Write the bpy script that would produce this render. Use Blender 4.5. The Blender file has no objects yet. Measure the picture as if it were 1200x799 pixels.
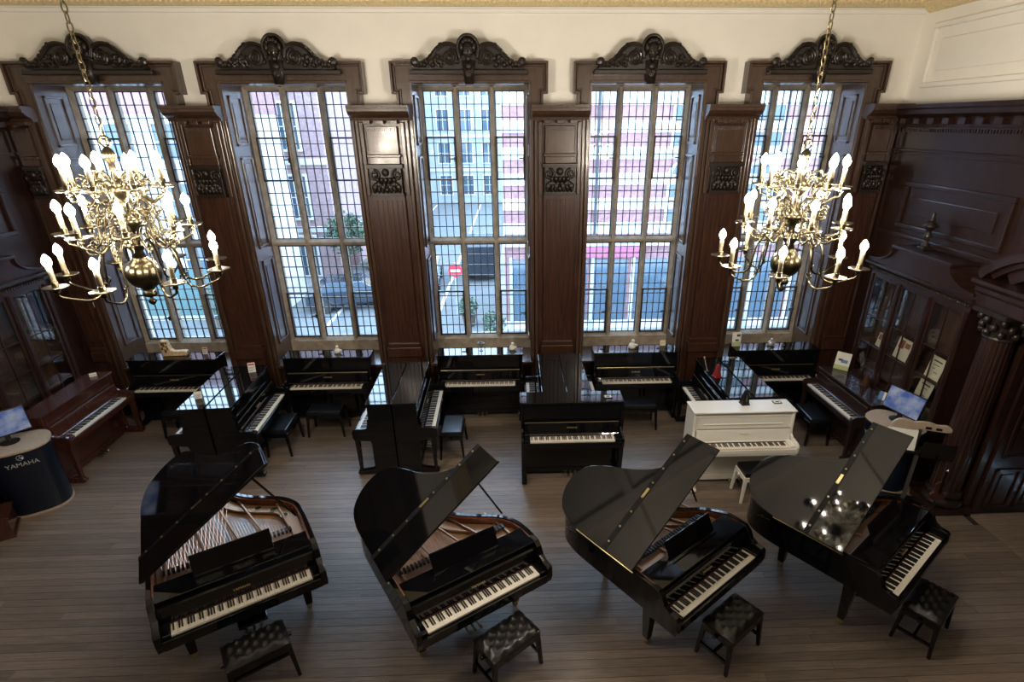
import bpy, bmesh, math, random
from mathutils import Matrix, Vector
random.seed(7)
PI = math.pi
S = bpy.context.scene
COL = S.collection

# ------------------------------------------------------------------ camera
F_PX, PITCH, YAW, ROLL, CX, CY, CAM_H = 639.5, math.radians(24.18), math.radians(-1.96), math.radians(-.22), 625.7, 430.4, 4.95
cam_d = bpy.data.cameras.new('camera'); cam = bpy.data.objects.new('camera', cam_d); COL.objects.link(cam)
cam_d.sensor_fit = 'HORIZONTAL'; cam_d.sensor_width = 36.0
cam_d.lens = 36.0 * F_PX / 1200.0
cam_d.shift_x = -(CX - 600.0) / 1200.0
cam_d.shift_y = (CY - 399.5) / 1200.0
cam_d.clip_start = .05; cam_d.clip_end = 300
cam.matrix_world = Matrix.Translation((0, 0, CAM_H)) @ Matrix.Rotation(YAW, 4, 'Z') @ Matrix.Rotation(PI/2 - PITCH, 4, 'X') @ Matrix.Rotation(ROLL, 4, 'Z')
S.camera = cam

# ------------------------------------------------------------------ world (even overcast sky), exposure
W = bpy.data.worlds.new('overcast_sky'); S.world = W; W.use_nodes = True
bg = W.node_tree.nodes['Background']
bg.inputs[0].default_value = (.52, .74, 1.0, 1); bg.inputs[1].default_value = 10.0
S.view_settings.view_transform = 'Standard'; S.view_settings.look = 'None'
S.view_settings.exposure = 0.30; S.view_settings.gamma = 1.0; S.view_settings.use_curve_mapping = False
BULB_STRENGTH = 520.0

# ------------------------------------------------------------------ materials
MATS = {}
def newmat(name):
    m = bpy.data.materials.new(name); m.use_nodes = True
    nt = m.node_tree; b = nt.nodes['Principled BSDF']
    MATS[name] = m
    return m, nt, b
def setp(b, **k):
    for n, v in k.items():
        n = n.replace('_', ' ')
        if n in b.inputs: b.inputs[n].default_value = v
def plain(name, col, rough=.5, metal=0, coat=0, noise=0, nscale=8, bump=0, spec=.5):
    m, nt, b = newmat(name)
    b.inputs['Base Color'].default_value = (*col, 1); setp(b, Roughness=rough, Metallic=metal)
    b.inputs['Coat Weight'].default_value = coat; b.inputs['Coat Roughness'].default_value = .05
    b.inputs['Specular IOR Level'].default_value = spec
    if noise or bump:
        tc = nt.nodes.new('ShaderNodeTexCoord'); n = nt.nodes.new('ShaderNodeTexNoise')
        n.inputs['Scale'].default_value = nscale; n.inputs['Detail'].default_value = 5
        nt.links.new(tc.outputs['Object'], n.inputs['Vector'])
        if noise:
            r = nt.nodes.new('ShaderNodeValToRGB')
            r.color_ramp.elements[0].color = (*[c*(1-noise) for c in col], 1); r.color_ramp.elements[1].color = (*[min(1, c*(1+noise)) for c in col], 1)
            r.color_ramp.elements[0].position = .3; r.color_ramp.elements[1].position = .7
            nt.links.new(n.outputs['Fac'], r.inputs[0]); nt.links.new(r.outputs[0], b.inputs['Base Color'])
        if bump:
            bp = nt.nodes.new('ShaderNodeBump'); bp.inputs['Strength'].default_value = bump; bp.inputs['Distance'].default_value = .01
            nt.links.new(n.outputs['Fac'], bp.inputs['Height']); nt.links.new(bp.outputs[0], b.inputs['Normal'])
    return m
def wood(name, c1, c2, rough=.35, coat=.2, scale=(14, 14, 1.2), rnd=0, bump=.08, crough=.12):
    m, nt, b = newmat(name)
    tc = nt.nodes.new('ShaderNodeTexCoord'); mp = nt.nodes.new('ShaderNodeMapping'); mp.inputs['Scale'].default_value = scale
    nt.links.new(tc.outputs['Object'], mp.inputs['Vector'])
    n = nt.nodes.new('ShaderNodeTexNoise'); n.inputs['Scale'].default_value = 2.2; n.inputs['Detail'].default_value = 7; n.inputs['Roughness'].default_value = .62
    if rnd:
        oi = nt.nodes.new('ShaderNodeObjectInfo'); va = nt.nodes.new('ShaderNodeVectorMath'); va.operation = 'ADD'
        cm = nt.nodes.new('ShaderNodeCombineXYZ'); ml = nt.nodes.new('ShaderNodeMath'); ml.operation = 'MULTIPLY'; ml.inputs[1].default_value = 40
        nt.links.new(oi.outputs['Random'], ml.inputs[0]); nt.links.new(ml.outputs[0], cm.inputs[0]); nt.links.new(ml.outputs[0], cm.inputs[1])
        nt.links.new(mp.outputs[0], va.inputs[0]); nt.links.new(cm.outputs[0], va.inputs[1]); nt.links.new(va.outputs[0], n.inputs['Vector'])
    else: nt.links.new(mp.outputs[0], n.inputs['Vector'])
    r = nt.nodes.new('ShaderNodeValToRGB'); r.color_ramp.elements[0].position = .32; r.color_ramp.elements[1].position = .7
    r.color_ramp.elements[0].color = (*c1, 1); r.color_ramp.elements[1].color = (*c2, 1)
    nt.links.new(n.outputs['Fac'], r.inputs[0]); out = r.outputs[0]
    if rnd:
        hs = nt.nodes.new('ShaderNodeHueSaturation'); mr = nt.nodes.new('ShaderNodeMapRange')
        mr.inputs[3].default_value = 1-rnd; mr.inputs[4].default_value = 1+rnd
        nt.links.new(oi.outputs['Random'], mr.inputs[0]); nt.links.new(mr.outputs[0], hs.inputs['Value']); nt.links.new(out, hs.inputs['Color']); out = hs.outputs[0]
    nt.links.new(out, b.inputs['Base Color'])
    setp(b, Roughness=rough); b.inputs['Coat Weight'].default_value = coat; b.inputs['Coat Roughness'].default_value = crough
    bp = nt.nodes.new('ShaderNodeBump'); bp.inputs['Strength'].default_value = bump; bp.inputs['Distance'].default_value = .005
    nt.links.new(n.outputs['Fac'], bp.inputs['Height']); nt.links.new(bp.outputs[0], b.inputs['Normal'])
    return m
def emis(name, col, s):
    m, nt, b = newmat(name)
    b.inputs['Base Color'].default_value = (*col, 1); b.inputs['Emission Color'].default_value = (*col, 1); b.inputs['Emission Strength'].default_value = s
    return m
def glass(name, tint=(1, 1, 1), refl=.5):
    m = bpy.data.materials.new(name); m.use_nodes = True; nt = m.node_tree; nt.nodes.remove(nt.nodes['Principled BSDF'])
    out = [n for n in nt.nodes if n.type == 'OUTPUT_MATERIAL'][0]
    t = nt.nodes.new('ShaderNodeBsdfTransparent'); t.inputs[0].default_value = (*tint, 1)
    g = nt.nodes.new('ShaderNodeBsdfGlossy'); g.inputs['Roughness'].default_value = .02
    lw = nt.nodes.new('ShaderNodeLayerWeight'); lw.inputs['Blend'].default_value = .5
    pw = nt.nodes.new('ShaderNodeMath'); pw.operation = 'POWER'; pw.inputs[1].default_value = 5.0
    fr = nt.nodes.new('ShaderNodeMath'); fr.operation = 'MULTIPLY_ADD'; fr.inputs[1].default_value = .96; fr.inputs[2].default_value = .04
    nt.links.new(lw.outputs['Facing'], pw.inputs[0]); nt.links.new(pw.outputs[0], fr.inputs[0])
    ml = nt.nodes.new('ShaderNodeMath'); ml.operation = 'MULTIPLY'; ml.inputs[1].default_value = refl; ml.use_clamp = True
    mx = nt.nodes.new('ShaderNodeMixShader')
    nt.links.new(fr.outputs[0], ml.inputs[0]); nt.links.new(ml.outputs[0], mx.inputs[0]); nt.links.new(t.outputs[0], mx.inputs[1]); nt.links.new(g.outputs[0], mx.inputs[2])
    nt.links.new(mx.outputs[0], out.inputs[0]); MATS[name] = m
    return m

plain('ebony', (.0035, .0035, .0045), .045)
plain('strip_black', (.003, .003, .003), .6, spec=.2)
plain('ebony_satin', (.006, .006, .007), .28)
wood('mahogany', (.040, .0130, .0095), (.066, .022, .016), .2, .4, scale=(20, 20, 3), bump=.02)
wood('rosewood', (.016, .009, .010), (.032, .018, .018), .22, .3)
plain('white_lacquer', (.74, .72, .66), .22, coat=.3)
plain('ivory', (.72, .68, .60), .3)
plain('key_black', (.008, .008, .009), .3)
plain('felt_red', (.05, .006, .006), .9)
wood('bookcase_inner', (.05, .028, .018), (.10, .058, .036), .4, .2)
plain('leather', (.005, .005, .006), .33)
plain('leather_blue', (.006, .0075, .010), .28)
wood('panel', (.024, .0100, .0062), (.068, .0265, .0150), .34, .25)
wood('panel_lit', (.036, .0185, .0115), (.085, .046, .029), .30, .4)  # lighter copy of the panel wood, chandelier light put into the colour
wood('reveal', (.040, .022, .016), (.080, .046, .033), .30, 1.0, crough=.22)
plain('carved', (.016, .010, .007), .38, noise=.4, nscale=30, coat=.1)
plain('stone', (.29, .245, .19), .8, noise=.25, nscale=9, bump=.15)
plain('lead', (.035, .037, .042), .5, metal=.3)
plain('plaster', (.88, .855, .785), .85, noise=.02, nscale=3)
plain('plaster_ceiling', (.66, .62, .53), .9)
plain('cornice_gold', (.70, .58, .33), .6, noise=.12, nscale=25)
wood('plank', (.108, .082, .064), (.212, .164, .130), .42, .12, scale=(1.5, 26, 26), rnd=.22, crough=.3)
plain('floor_base', (.02, .015, .012), .8)
plain('brass', (.50, .40, .20), .28, metal=1)
plain('brass_dull', (.24, .20, .115), .34, metal=1)
plain('chrome', (.6, .58, .54), .2, metal=1)
plain('candle', (.21, .18, .12), .5); plain('antique_brass', (.062, .051, .030), .28, metal=1)
emis('bulb', (1.0, .885, .74), BULB_STRENGTH)
glass('window_glass', (.97, .985, 1.0), .6); glass('bookcase_glass', (.94, .94, .94), 1.3)
plain('iron_plate', (.52, .33, .22), .35, metal=.75)
wood('rim_veneer', (.16, .05, .022), (.26, .09, .04), .2, .4)
wood('soundboard', (.34, .19, .09), (.46, .27, .14), .35, .3)
plain('string', (.55, .48, .42), .3, metal=.9)
plain('copper_string', (.60, .28, .16), .35, metal=.9)
plain('desk_blue', (.002, .0055, .015), .35)
wood('maple', (.34, .27, .20), (.42, .34, .26), .4, .2)
plain('plastic_black', (.008, .008, .009), .35)
plain('paper', (.72, .72, .66), .8); plain('paper_green', (.42, .50, .26), .8); plain('paper_cream', (.62, .60, .44), .8)
plain('ink', (.06, .06, .07), .8); plain('ink_red', (.60, .06, .06), .7); plain('ink_blue', (.10, .22, .45), .7); plain('ink_brown', (.30, .12, .06), .8)
plain('metronome_red', (.22, .025, .03), .3); plain('metronome_wood', (.06, .03, .018), .35)
plain('driftwood', (.62, .46, .27), .7, noise=.3, nscale=20, bump=.4)
plain('silver_letter', (.62, .64, .66), .3, metal=.6); plain('gold_letter', (.75, .62, .30), .3, metal=.8)
plain('switch_plate', (.70, .67, .58), .4)
plain('steel', (.25, .25, .26), .35, metal=.9)
m_, nt_, b_ = newmat('screen')
tc_ = nt_.nodes.new('ShaderNodeTexCoord'); n_ = nt_.nodes.new('ShaderNodeTexNoise'); n_.inputs['Scale'].default_value = 5; n_.inputs['Detail'].default_value = 4
r_ = nt_.nodes.new('ShaderNodeValToRGB'); r_.color_ramp.elements[0].color = (.10, .20, .62, 1); r_.color_ramp.elements[1].color = (.75, .82, .95, 1); r_.color_ramp.elements[0].position = .38; r_.color_ramp.elements[1].position = .66
nt_.links.new(tc_.outputs['Object'], n_.inputs['Vector']); nt_.links.new(n_.outputs['Fac'], r_.inputs[0]); nt_.links.new(r_.outputs[0], b_.inputs['Emission Color']); b_.inputs['Emission Strength'].default_value = .26
b_.inputs['Base Color'].default_value = (.02, .02, .03, 1); b_.inputs['Roughness'].default_value = .2
# outside
wood('panel_shaded', (.011, .0046, .0034), (.034, .0135, .0095), .34, .2)  # darker copy of the panel wood, side-wall dimness put into the colour
plain('brick', (.25, .135, .14), .9, noise=.2, nscale=6); plain('brick_pale', (.28, .19, .195), .9, noise=.2, nscale=6)
plain('portland', (.46, .455, .44), .9, noise=.08, nscale=2); plain('render_grey', (.30, .325, .34), .9, noise=.1, nscale=1.5)
plain('asphalt', (.10, .108, .112), .9, noise=.15, nscale=2); plain('pavement', (.19, .19, .19), .9, noise=.1, nscale=3)
plain('street_glass', (.06, .09, .12), .08); plain('white_paint', (.55, .55, .54), .5)
plain('sign_red', (.62, .02, .04), .5); plain('fascia_red', (.28, .07, .13), .5); plain('car_dark', (.02, .025, .035), .2, coat=.5); plain('car_silver', (.40, .43, .46), .25, coat=.5)
plain('tyre', (.02, .02, .02), .8); plain('foliage', (.05, .085, .05), .8, noise=.5, nscale=5); plain('bark', (.08, .055, .04), .9); plain('hoarding', (.70, .38, .08), .7)
plain('teal_paint', (.05, .10, .10), .5)

# ------------------------------------------------------------------ mesh helpers
class MB:
    def __init__(s): s.v = []; s.f = []; s.M = None
    def _add(s, vs, fs):
        o = len(s.v)
        if s.M is not None: vs = [tuple(s.M @ Vector(p)) for p in vs]
        s.v += vs; s.f += [tuple(i+o for i in f) for f in fs]
        return s
    def box(s, x0, x1, y0, y1, z0, z1):
        return s._add([(x0, y0, z0), (x1, y0, z0), (x1, y1, z0), (x0, y1, z0), (x0, y0, z1), (x1, y0, z1), (x1, y1, z1), (x0, y1, z1)],
                      [(0, 3, 2, 1), (4, 5, 6, 7), (0, 1, 5, 4), (1, 2, 6, 5), (2, 3, 7, 6), (3, 0, 4, 7)])
    def taper(s, cx, cy, z0, z1, a0, b0, a1, b1, dx=0, dy=0):
        return s._add([(cx-a0, cy-b0, z0), (cx+a0, cy-b0, z0), (cx+a0, cy+b0, z0), (cx-a0, cy+b0, z0), (cx+dx-a1, cy+dy-b1, z1), (cx+dx+a1, cy+dy-b1, z1), (cx+dx+a1, cy+dy+b1, z1), (cx+dx-a1, cy+dy+b1, z1)],
                      [(0, 3, 2, 1), (4, 5, 6, 7), (0, 1, 5, 4), (1, 2, 6, 5), (2, 3, 7, 6), (3, 0, 4, 7)])
    def prism(s, pts, axis, a, b):
        n = len(pts)
        mk = {'x': lambda p, t: (t, p[0], p[1]), 'y': lambda p, t: (p[0], t, p[1]), 'z': lambda p, t: (p[0], p[1], t)}[axis]
        vs = [mk(p, a) for p in pts] + [mk(p, b) for p in pts]
        fs = [tuple(range(n-1, -1, -1)), tuple(range(n, 2*n))] + [(i, (i+1) % n, n+(i+1) % n, n+i) for i in range(n)]
        return s._add(vs, fs)
    def ring(s, outer, inner, axis, a, b):      # closed band between two outlines with the same point count
        n = len(outer)
        mk = {'x': lambda p, t: (t, p[0], p[1]), 'y': lambda p, t: (p[0], t, p[1]), 'z': lambda p, t: (p[0], p[1], t)}[axis]
        vs = [mk(p, a) for p in outer] + [mk(p, a) for p in inner] + [mk(p, b) for p in outer] + [mk(p, b) for p in inner]
        fs = []
        for i in range(n):
            j = (i+1) % n
            fs += [(i, j, n+j, n+i), (2*n+i, 3*n+i, 3*n+j, 2*n+j), (i, 2*n+i, 2*n+j, j), (n+i, n+j, 3*n+j, 3*n+i)]
        return s._add(vs, fs)
    def tube(s, path, r, n=6, closed=False):
        P = [Vector(p) for p in path]; m = len(P); R = r if isinstance(r, (list, tuple)) else [r]*m
        vs = []; up = None
        for i in range(m):
            if closed: d = P[(i+1) % m]-P[(i-1) % m]
            else: d = P[min(i+1, m-1)]-P[max(i-1, 0)]
            d = d.normalized() if d.length > 1e-9 else Vector((0, 0, 1))
            if up is None: up = Vector((0, 0, 1)) if abs(d.z) < .9 else Vector((1, 0, 0))
            a = d.cross(up)
            if a.length < 1e-6: a = d.cross(Vector((0, 1, 0)))
            a.normalize(); b = a.cross(d).normalized(); up = b
            for k in range(n):
                t = 2*PI*k/n; vs.append(tuple(P[i]+(a*math.cos(t)+b*math.sin(t))*R[i]))
        fs = []
        for i in range(m if closed else m-1):
            for k in range(n):
                fs.append((i*n+k, i*n+(k+1) % n, ((i+1) % m)*n+(k+1) % n, ((i+1) % m)*n+k))
        if not closed: fs += [tuple(range(n-1, -1, -1)), tuple((m-1)*n+k for k in range(n))]
        return s._add(vs, fs)
    def lathe(s, prof, n=16, c=(0, 0, 0), rfun=None):
        vs = []
        for r, z in prof:
            for k in range(n):
                t = 2*PI*k/n; rr = max(r, 1e-4)*(rfun(t, z) if rfun else 1)
                vs.append((c[0]+rr*math.cos(t), c[1]+rr*math.sin(t), c[2]+z))
        m = len(prof)
        fs = [(i*n+k, i*n+(k+1) % n, (i+1)*n+(k+1) % n, (i+1)*n+k) for i in range(m-1) for k in range(n)]
        fs += [tuple(range(n-1, -1, -1)), tuple((m-1)*n+k for k in range(n))]
        return s._add(vs, fs)
    def ell(s, c, r, nu=8, nv=6):
        prof = [(math.sin(PI*i/nv), -math.cos(PI*i/nv)) for i in range(nv+1)]
        vs = []
        for q, z in prof:
            for k in range(nu):
                t = 2*PI*k/nu; q2 = max(q, 1e-3); vs.append((c[0]+r[0]*q2*math.cos(t), c[1]+r[1]*q2*math.sin(t), c[2]+r[2]*z))
        fs = [(i*nu+k, i*nu+(k+1) % nu, (i+1)*nu+(k+1) % nu, (i+1)*nu+k) for i in range(nv) for k in range(nu)]
        fs += [tuple(range(nu-1, -1, -1)), tuple(nv*nu+k for k in range(nu))]
        return s._add(vs, fs)
    def mesh(s, name, mat, smooth=False):
        me = bpy.data.meshes.new(name); me.from_pydata(s.v, [], s.f)
        bm = bmesh.new(); bm.from_mesh(me); bmesh.ops.recalc_face_normals(bm, faces=bm.faces); bm.to_mesh(me); bm.free()
        if smooth:
            for p in me.polygons: p.use_smooth = True
        me.materials.append(MATS[mat]); me.update()
        return me
    def obj(s, name, mat, parent=None, smooth=False, bev=0, loc=None):
        return place(name, s.mesh(name, mat, smooth), parent, loc, bev)
def place(name, me, parent=None, loc=None, bev=0):
    o = bpy.data.objects.new(name, me); COL.objects.link(o)
    if parent: o.parent = parent
    if loc: o.location = loc
    if bev:
        md = o.modifiers.new('bevel', 'BEVEL'); md.width = bev; md.segments = 2; md.limit_method = 'ANGLE'; md.angle_limit = math.radians(40)
    return o
def empty(name, loc=(0, 0, 0), rz=0, parent=None):
    o = bpy.data.objects.new(name, None); COL.objects.link(o); o.location = loc; o.rotation_euler = (0, 0, rz); o.empty_display_size = .1
    if parent: o.parent = parent
    return o
def tag(o, label=None, cat=None, group=None, kind=None):
    if label: o['label'] = label
    if cat: o['category'] = cat
    if group: o['group'] = group
    if kind: o['kind'] = kind
    return o
def struct(o, label, cat='structure'):
    return tag(o, label, cat, None, 'structure')
CH = {}
def copy_tree(o, parent=None):
    c = o.copy(); COL.objects.link(c)
    if parent: c.parent = parent
    for ch in list(o.children):
        copy_tree(ch, c)
    return c
def cat_rom(pts, k=6, closed=False):
    out = []; n = len(pts)
    for i in range(n if closed else n-1):
        p = [Vector(pts[(i+j) % n] if closed else pts[max(0, min(n-1, i+j))]) for j in (-1, 0, 1, 2)]
        for t in range(k):
            u = t/k
            out.append(tuple(.5*((2*p[1])+(p[2]-p[0])*u+(2*p[0]-5*p[1]+4*p[2]-p[3])*u*u+(3*p[1]-p[0]-3*p[2]+p[3])*u**3)))
    if not closed: out.append(tuple(pts[-1]))
    return out
def spiral(c, r0, r1, turns, a0, n=22, axis='y', sgn=1):
    out = []
    for i in range(n+1):
        t = i/n; r = r0+(r1-r0)*t; a = a0+sgn*turns*2*PI*t
        u, w = r*math.cos(a), r*math.sin(a)
        out.append((c[0]+u, c[1], c[2]+w) if axis == 'y' else (c[0], c[1]+u, c[2]+w))
    return out
def text_mesh(txt, size, mat, extrude=.001):
    cu = bpy.data.curves.new('lettering', 'FONT'); cu.body = txt; cu.size = size; cu.extrude = extrude; cu.align_x = 'CENTER'; cu.align_y = 'CENTER'; cu.resolution_u = 3
    o = bpy.data.objects.new('lettering_source', cu); COL.objects.link(o)
    dg = bpy.context.evaluated_depsgraph_get(); me = bpy.data.meshes.new_from_object(o.evaluated_get(dg)); bpy.data.objects.remove(o); me.name = 'lettering'
    me.materials.clear(); me.materials.append(MATS[mat])
    return me


# ================================================================== THE SETTING
XL, XR, WY, YG, ZC = -7.55, 6.10, 9.35, 10.05, 6.95
WINS = [(-6.13, .97), (-3.41, .945), (-.63, .915), (2.08, .89), (4.66, .83)]
ZB, ZT = .92, 5.49          # window opening bottom / top

# ---- floor: slab + individual boards
fl = MB().box(XL-.2, XR+1.4, -3.2, WY+.3, -.30, -.022).obj('floor', 'floor_base'); struct(fl, 'worn brown hardwood board floor of the hall', 'floor')
LENS = [3.2, 3.6, 4.0, 4.4]
plank_me = {L: MB().box(0, L, 0, .0962, -.021, 0).mesh('plank', 'plank') for L in LENS}
row = 0; y = 2.40
cut_me = {}
while y < WY+.05:
    x = XL+.01 - random.random()*2.0; first = True
    x = XL+.01
    while x < XR-.02:
        L = random.choice(LENS)
        if first: L = random.uniform(1.0, 4.2); first = False
        xmax = XR-.01 if y > 5.55 or y < 4.0 else XR+.9
        if x+L > xmax-1.0: L = xmax-x
        if L in plank_me: me = plank_me[L]
        else: me = MB().box(0, L, 0, .0962, -.021, 0).mesh('plank', 'plank')
        place('plank', me, fl, (x, y, random.uniform(-.0008, 0)))
        x += L+.003
    y += .100
MB().box(XL, XR, -3.1, 2.395, -.021, 0).obj('floor_boards', 'plank', fl)

# ---- back wall: plaster shell with five openings
wb = MB()
x0 = XL-.3
for c, hw in WINS:
    wb.box(x0, c-hw, 9.40, 10.30, -.02, 7.0); x0 = c+hw
    wb.box(c-hw, c+hw, 9.40, 10.30, -.02, ZB-.06); wb.box(c-hw, c+hw, 9.40, 10.30, ZT+.06, 7.0)
wb.box(x0, XR+.4, 9.40, 10.30, -.02, 7.0)
wall_back = wb.obj('wall_back', 'plaster'); struct(wall_back, 'cream plaster window wall above dark carved panelling', 'wall')
# dark wood facing below z 5.12
x0 = XL
for i, (c, hw) in enumerate(WINS+[(XR+.0, 0)]):
    MB().box(x0, c-hw, 9.35, 9.405, 0, 5.12).obj('pier_facing', 'panel', wall_back); x0 = c+hw
for c, hw in WINS:
    b = MB().box(c-hw, c+hw, 9.35, 9.405, 0, ZB-.05); b.obj('apron_panel', 'panel', wall_back)
# pilasters on the piers
def pilaster(xc, half, name='pilaster', mat='panel', matl='panel_lit', light=True):
    """fluted timber pilaster with carved capital, panelled frieze block and cap moulding; local to wall"""
    p = empty(name, (xc, 0, 0), 0, wall_back)
    h = half
    ml = matl if light else mat
    MB().box(-h, h, 9.25, 9.36, 0, 5.02).obj('backing_board', mat, p, bev=.006)
    s = MB().box(-h*.66, h*.66, 9.17, 9.26, .0, 3.90)
    s.obj('shaft', mat, p, bev=.004)
    fl_ = MB()
    n = 6
    for k in range(n):                                   # raised reeds between the flutes
        xx = -h*.60+(k+.5)*(1.2*h/n); fl_.prism([(xx-.022, 9.175), (xx-.014, 9.158), (xx+.014, 9.158), (xx+.022, 9.175)], 'z', 1.5, 3.82)
    fl_.obj('reeding', mat, p)
    MB().box(-h*.72, h*.72, 9.14, 9.26, 1.28, 1.36).box(-h*.76, h*.76, 9.12, 9.26, 1.10, 1.28).obj('base_moulding', mat, p, bev=.01)
    # carved capital
    cp = MB().box(-h*.62, h*.62, 9.14, 9.26, 3.92, 4.30).box(-h*.72, h*.72, 9.09, 9.26, 4.30, 4.36).box(-h*.66, h*.66, 9.12, 9.26, 3.88, 3.93)
    cap = cp.obj('capital', 'carved', p, bev=.004)
    cv = MB()
    for sx in (-1, 1):
        cv.tube(spiral((sx*h*.44, 9.115, 4.20), .085, .015, 1.6, PI/2, 20, 'y', sx), .018, 5)
        cv.tube([(sx*h*.1, 9.12, 3.95), (sx*h*.2, 9.10, 4.05), (sx*h*.30, 9.09, 4.02), (sx*h*.38, 9.10, 3.95)], .02, 5)
        for q in range(3): cv.ell((sx*h*(.14+.17*q), 9.11, 4.02+.04*(q % 2)), (.045, .04, .06), 7, 5)
    cv.ell((0, 9.10, 4.24), (.055, .05, .06), 8, 6)
    for rw_ in range(3):
        m_n = 7-rw_
        for q in range(m_n):
            xx = (q-(m_n-1)/2)*(h*1.16/7); zz_ = 3.95+rw_*.075
            cv.tube([(xx, 9.14, zz_-.03), (xx, 9.118-.008*rw_, zz_+.02), (xx, 9.098-.008*rw_, zz_+.048), (xx, 9.085-.008*rw_, zz_+.036)], [.012, .032, .028, .012], 6)
    cv.obj('carving', 'carved', cap, smooth=True)
    # frieze block, ledge, panel and cap
    MB().box(-h*.60, h*.60, 9.17, 9.26, 4.36, 4.46).box(-h*.66, h*.66, 9.13, 9.26, 4.46, 4.50).obj('frieze_ledge', ml, p, bev=.006)
    MB().box(-h*.60, h*.60, 9.16, 9.26, 4.50, 4.90).obj('frieze_panel', ml, p, bev=.008)
    dt = MB()
    for k in range(14): dt.box(-h*.55+k*h*1.1/14, -h*.55+(k+.62)*h*1.1/14, 9.145, 9.17, 4.83, 4.875)
    dt.box(-h*.58, h*.58, 9.15, 9.17, 4.875, 4.895); dt.obj('dentil_band', ml, p)
    for sx in (-1, 1):
        MB().box(sx*h*.80-.03, sx*h*.80+.03, 9.19, 9.26, 3.88, 4.96).obj('side_moulding', ml, p, bev=.01)
        MB().box(sx*h*.97-.025, sx*h*.97+.025, 9.21, 9.27, .3, 4.99).obj('side_reed', ml, p, bev=.01)
    for k in (-1, 0, 1): MB().box(k*h*.52-.055, k*h*.52+.055, 9.10, 9.26, 4.935, 4.985).obj('bracket_block', ml, p, bev=.006)
    e = h+.06
    MB().prism([(9.36, 4.98), (9.15, 4.98), (9.14, 5.02), (9.06, 5.06), (9.02, 5.10), (9.00, 5.105), (9.00, 5.145), (8.985, 5.15), (8.985, 5.19), (9.40, 5.19)], 'x', -e, e).obj('cap_moulding', ml, p)
    return p
for i, xc in enumerate((-4.765, -1.985, .775, 3.43)):
    c0, h0 = WINS[i]; c1, h1 = WINS[i+1]
    half = (c1-h1-.055-(c0+h0+.055))/2-.015
    pilaster((c0+h0+c1-h1)/2, half)
pilaster(WINS[4][0]+WINS[4][1]+.055+.27, .25); pilaster(WINS[0][0]-WINS[0][1]-.055-.20, .18)

# gold cornice and plaster mouldings
def cornice_x(y, x0, x1, nm_parent):
    MB().prism([(y, 6.40), (y-.035, 6.41), (y-.04, 6.45), (y-.08, 6.455), (y-.085, 6.47), (y, 6.47)], 'x', x0, x1).obj('plaster_moulding', 'plaster', nm_parent)
    MB().prism([(y, 6.47), (y-.10, 6.475), (y-.16, 6.52), (y-.19, 6.60), (y-.28, 6.66), (y-.30, 6.74), (y, 6.78)], 'x', x0, x1).obj('gilt_cornice', 'cornice_gold', nm_parent)
    d = MB(); n = int((x1-x0)/.075)
    for k in range(n):
        xx = x0+(k+.5)*(x1-x0)/n; d.ell((xx, y-.155, 6.535), (.026, .03, .04), 6, 4)
    o = d.obj('egg_moulding', 'cornice_gold', nm_parent); o['kind'] = 'stuff'
cornice_x(9.40, XL-.1, XR+.1, wall_back)

# ---- windows
pane_me = MB().box(-.5, .5, -.5, .5, -.5, .5).mesh('pane', 'window_glass')
def leaded_light(parent, x0, x1, z0, z1, rows, cols, case=None):
    L = empty('leaded_light', (0, 0, 0), 0, parent)
    b = MB(); y0, y1 = YG-.012, YG+.012
    t = .0065
    b.box(x0, x0+.014, y0, y1, z0, z1).box(x1-.014, x1, y0, y1, z0, z1).box(x0, x1, y0, y1, z0, z0+.014).box(x0, x1, y0, y1, z1-.014, z1)
    xs = [x0+(x1-x0)*k/cols for k in range(cols+1)]; zs = [z0+(z1-z0)*k/rows for k in range(rows+1)]
    for xx in xs[1:-1]: b.box(xx-t, xx+t, y0, y1, z0, z1)
    for k, zz in enumerate(zs[1:-1]):
        tt = t if (k % 3) else t*1.25
        b.box(x0, x1, y0-.004, y1+.004, zz-tt, zz+tt)
    b.obj('lead_cames', 'lead', L)
    if case:
        r0, r1 = case; za, zb = z0+(z1-z0)*r0/rows, z0+(z1-z0)*r1/rows; w = .024
        MB().box(x0-.004, x0+w, YG-.045, YG+.02, za, zb).box(x1-w, x1+.004, YG-.045, YG+.02, za, zb).box(x0, x1, YG-.045, YG+.02, za-.004, za+w).box(x0, x1, YG-.045, YG+.02, zb-w, zb+.004).obj('casement_frame', 'lead', L)
        MB().box(x1-.03, x1-.01, YG-.085, YG-.04, (za+zb)/2-.05, (za+zb)/2+.03).box(x1-.10, x1-.01, YG-.095, YG-.075, (za+zb)/2-.01, (za+zb)/2+.012).obj('casement_latch', 'lead', L)
    for i in range(cols):
        for j in range(rows):
            p = place('pane', pane_me, L, ((xs[i]+xs[i+1])/2, YG, (zs[j]+zs[j+1])/2))
            p.scale = (xs[i+1]-xs[i]-.008, .004, zs[j+1]-zs[j]-.008)
            p.rotation_euler = (random.gauss(0, .004), 0, random.gauss(0, .004))
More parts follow.
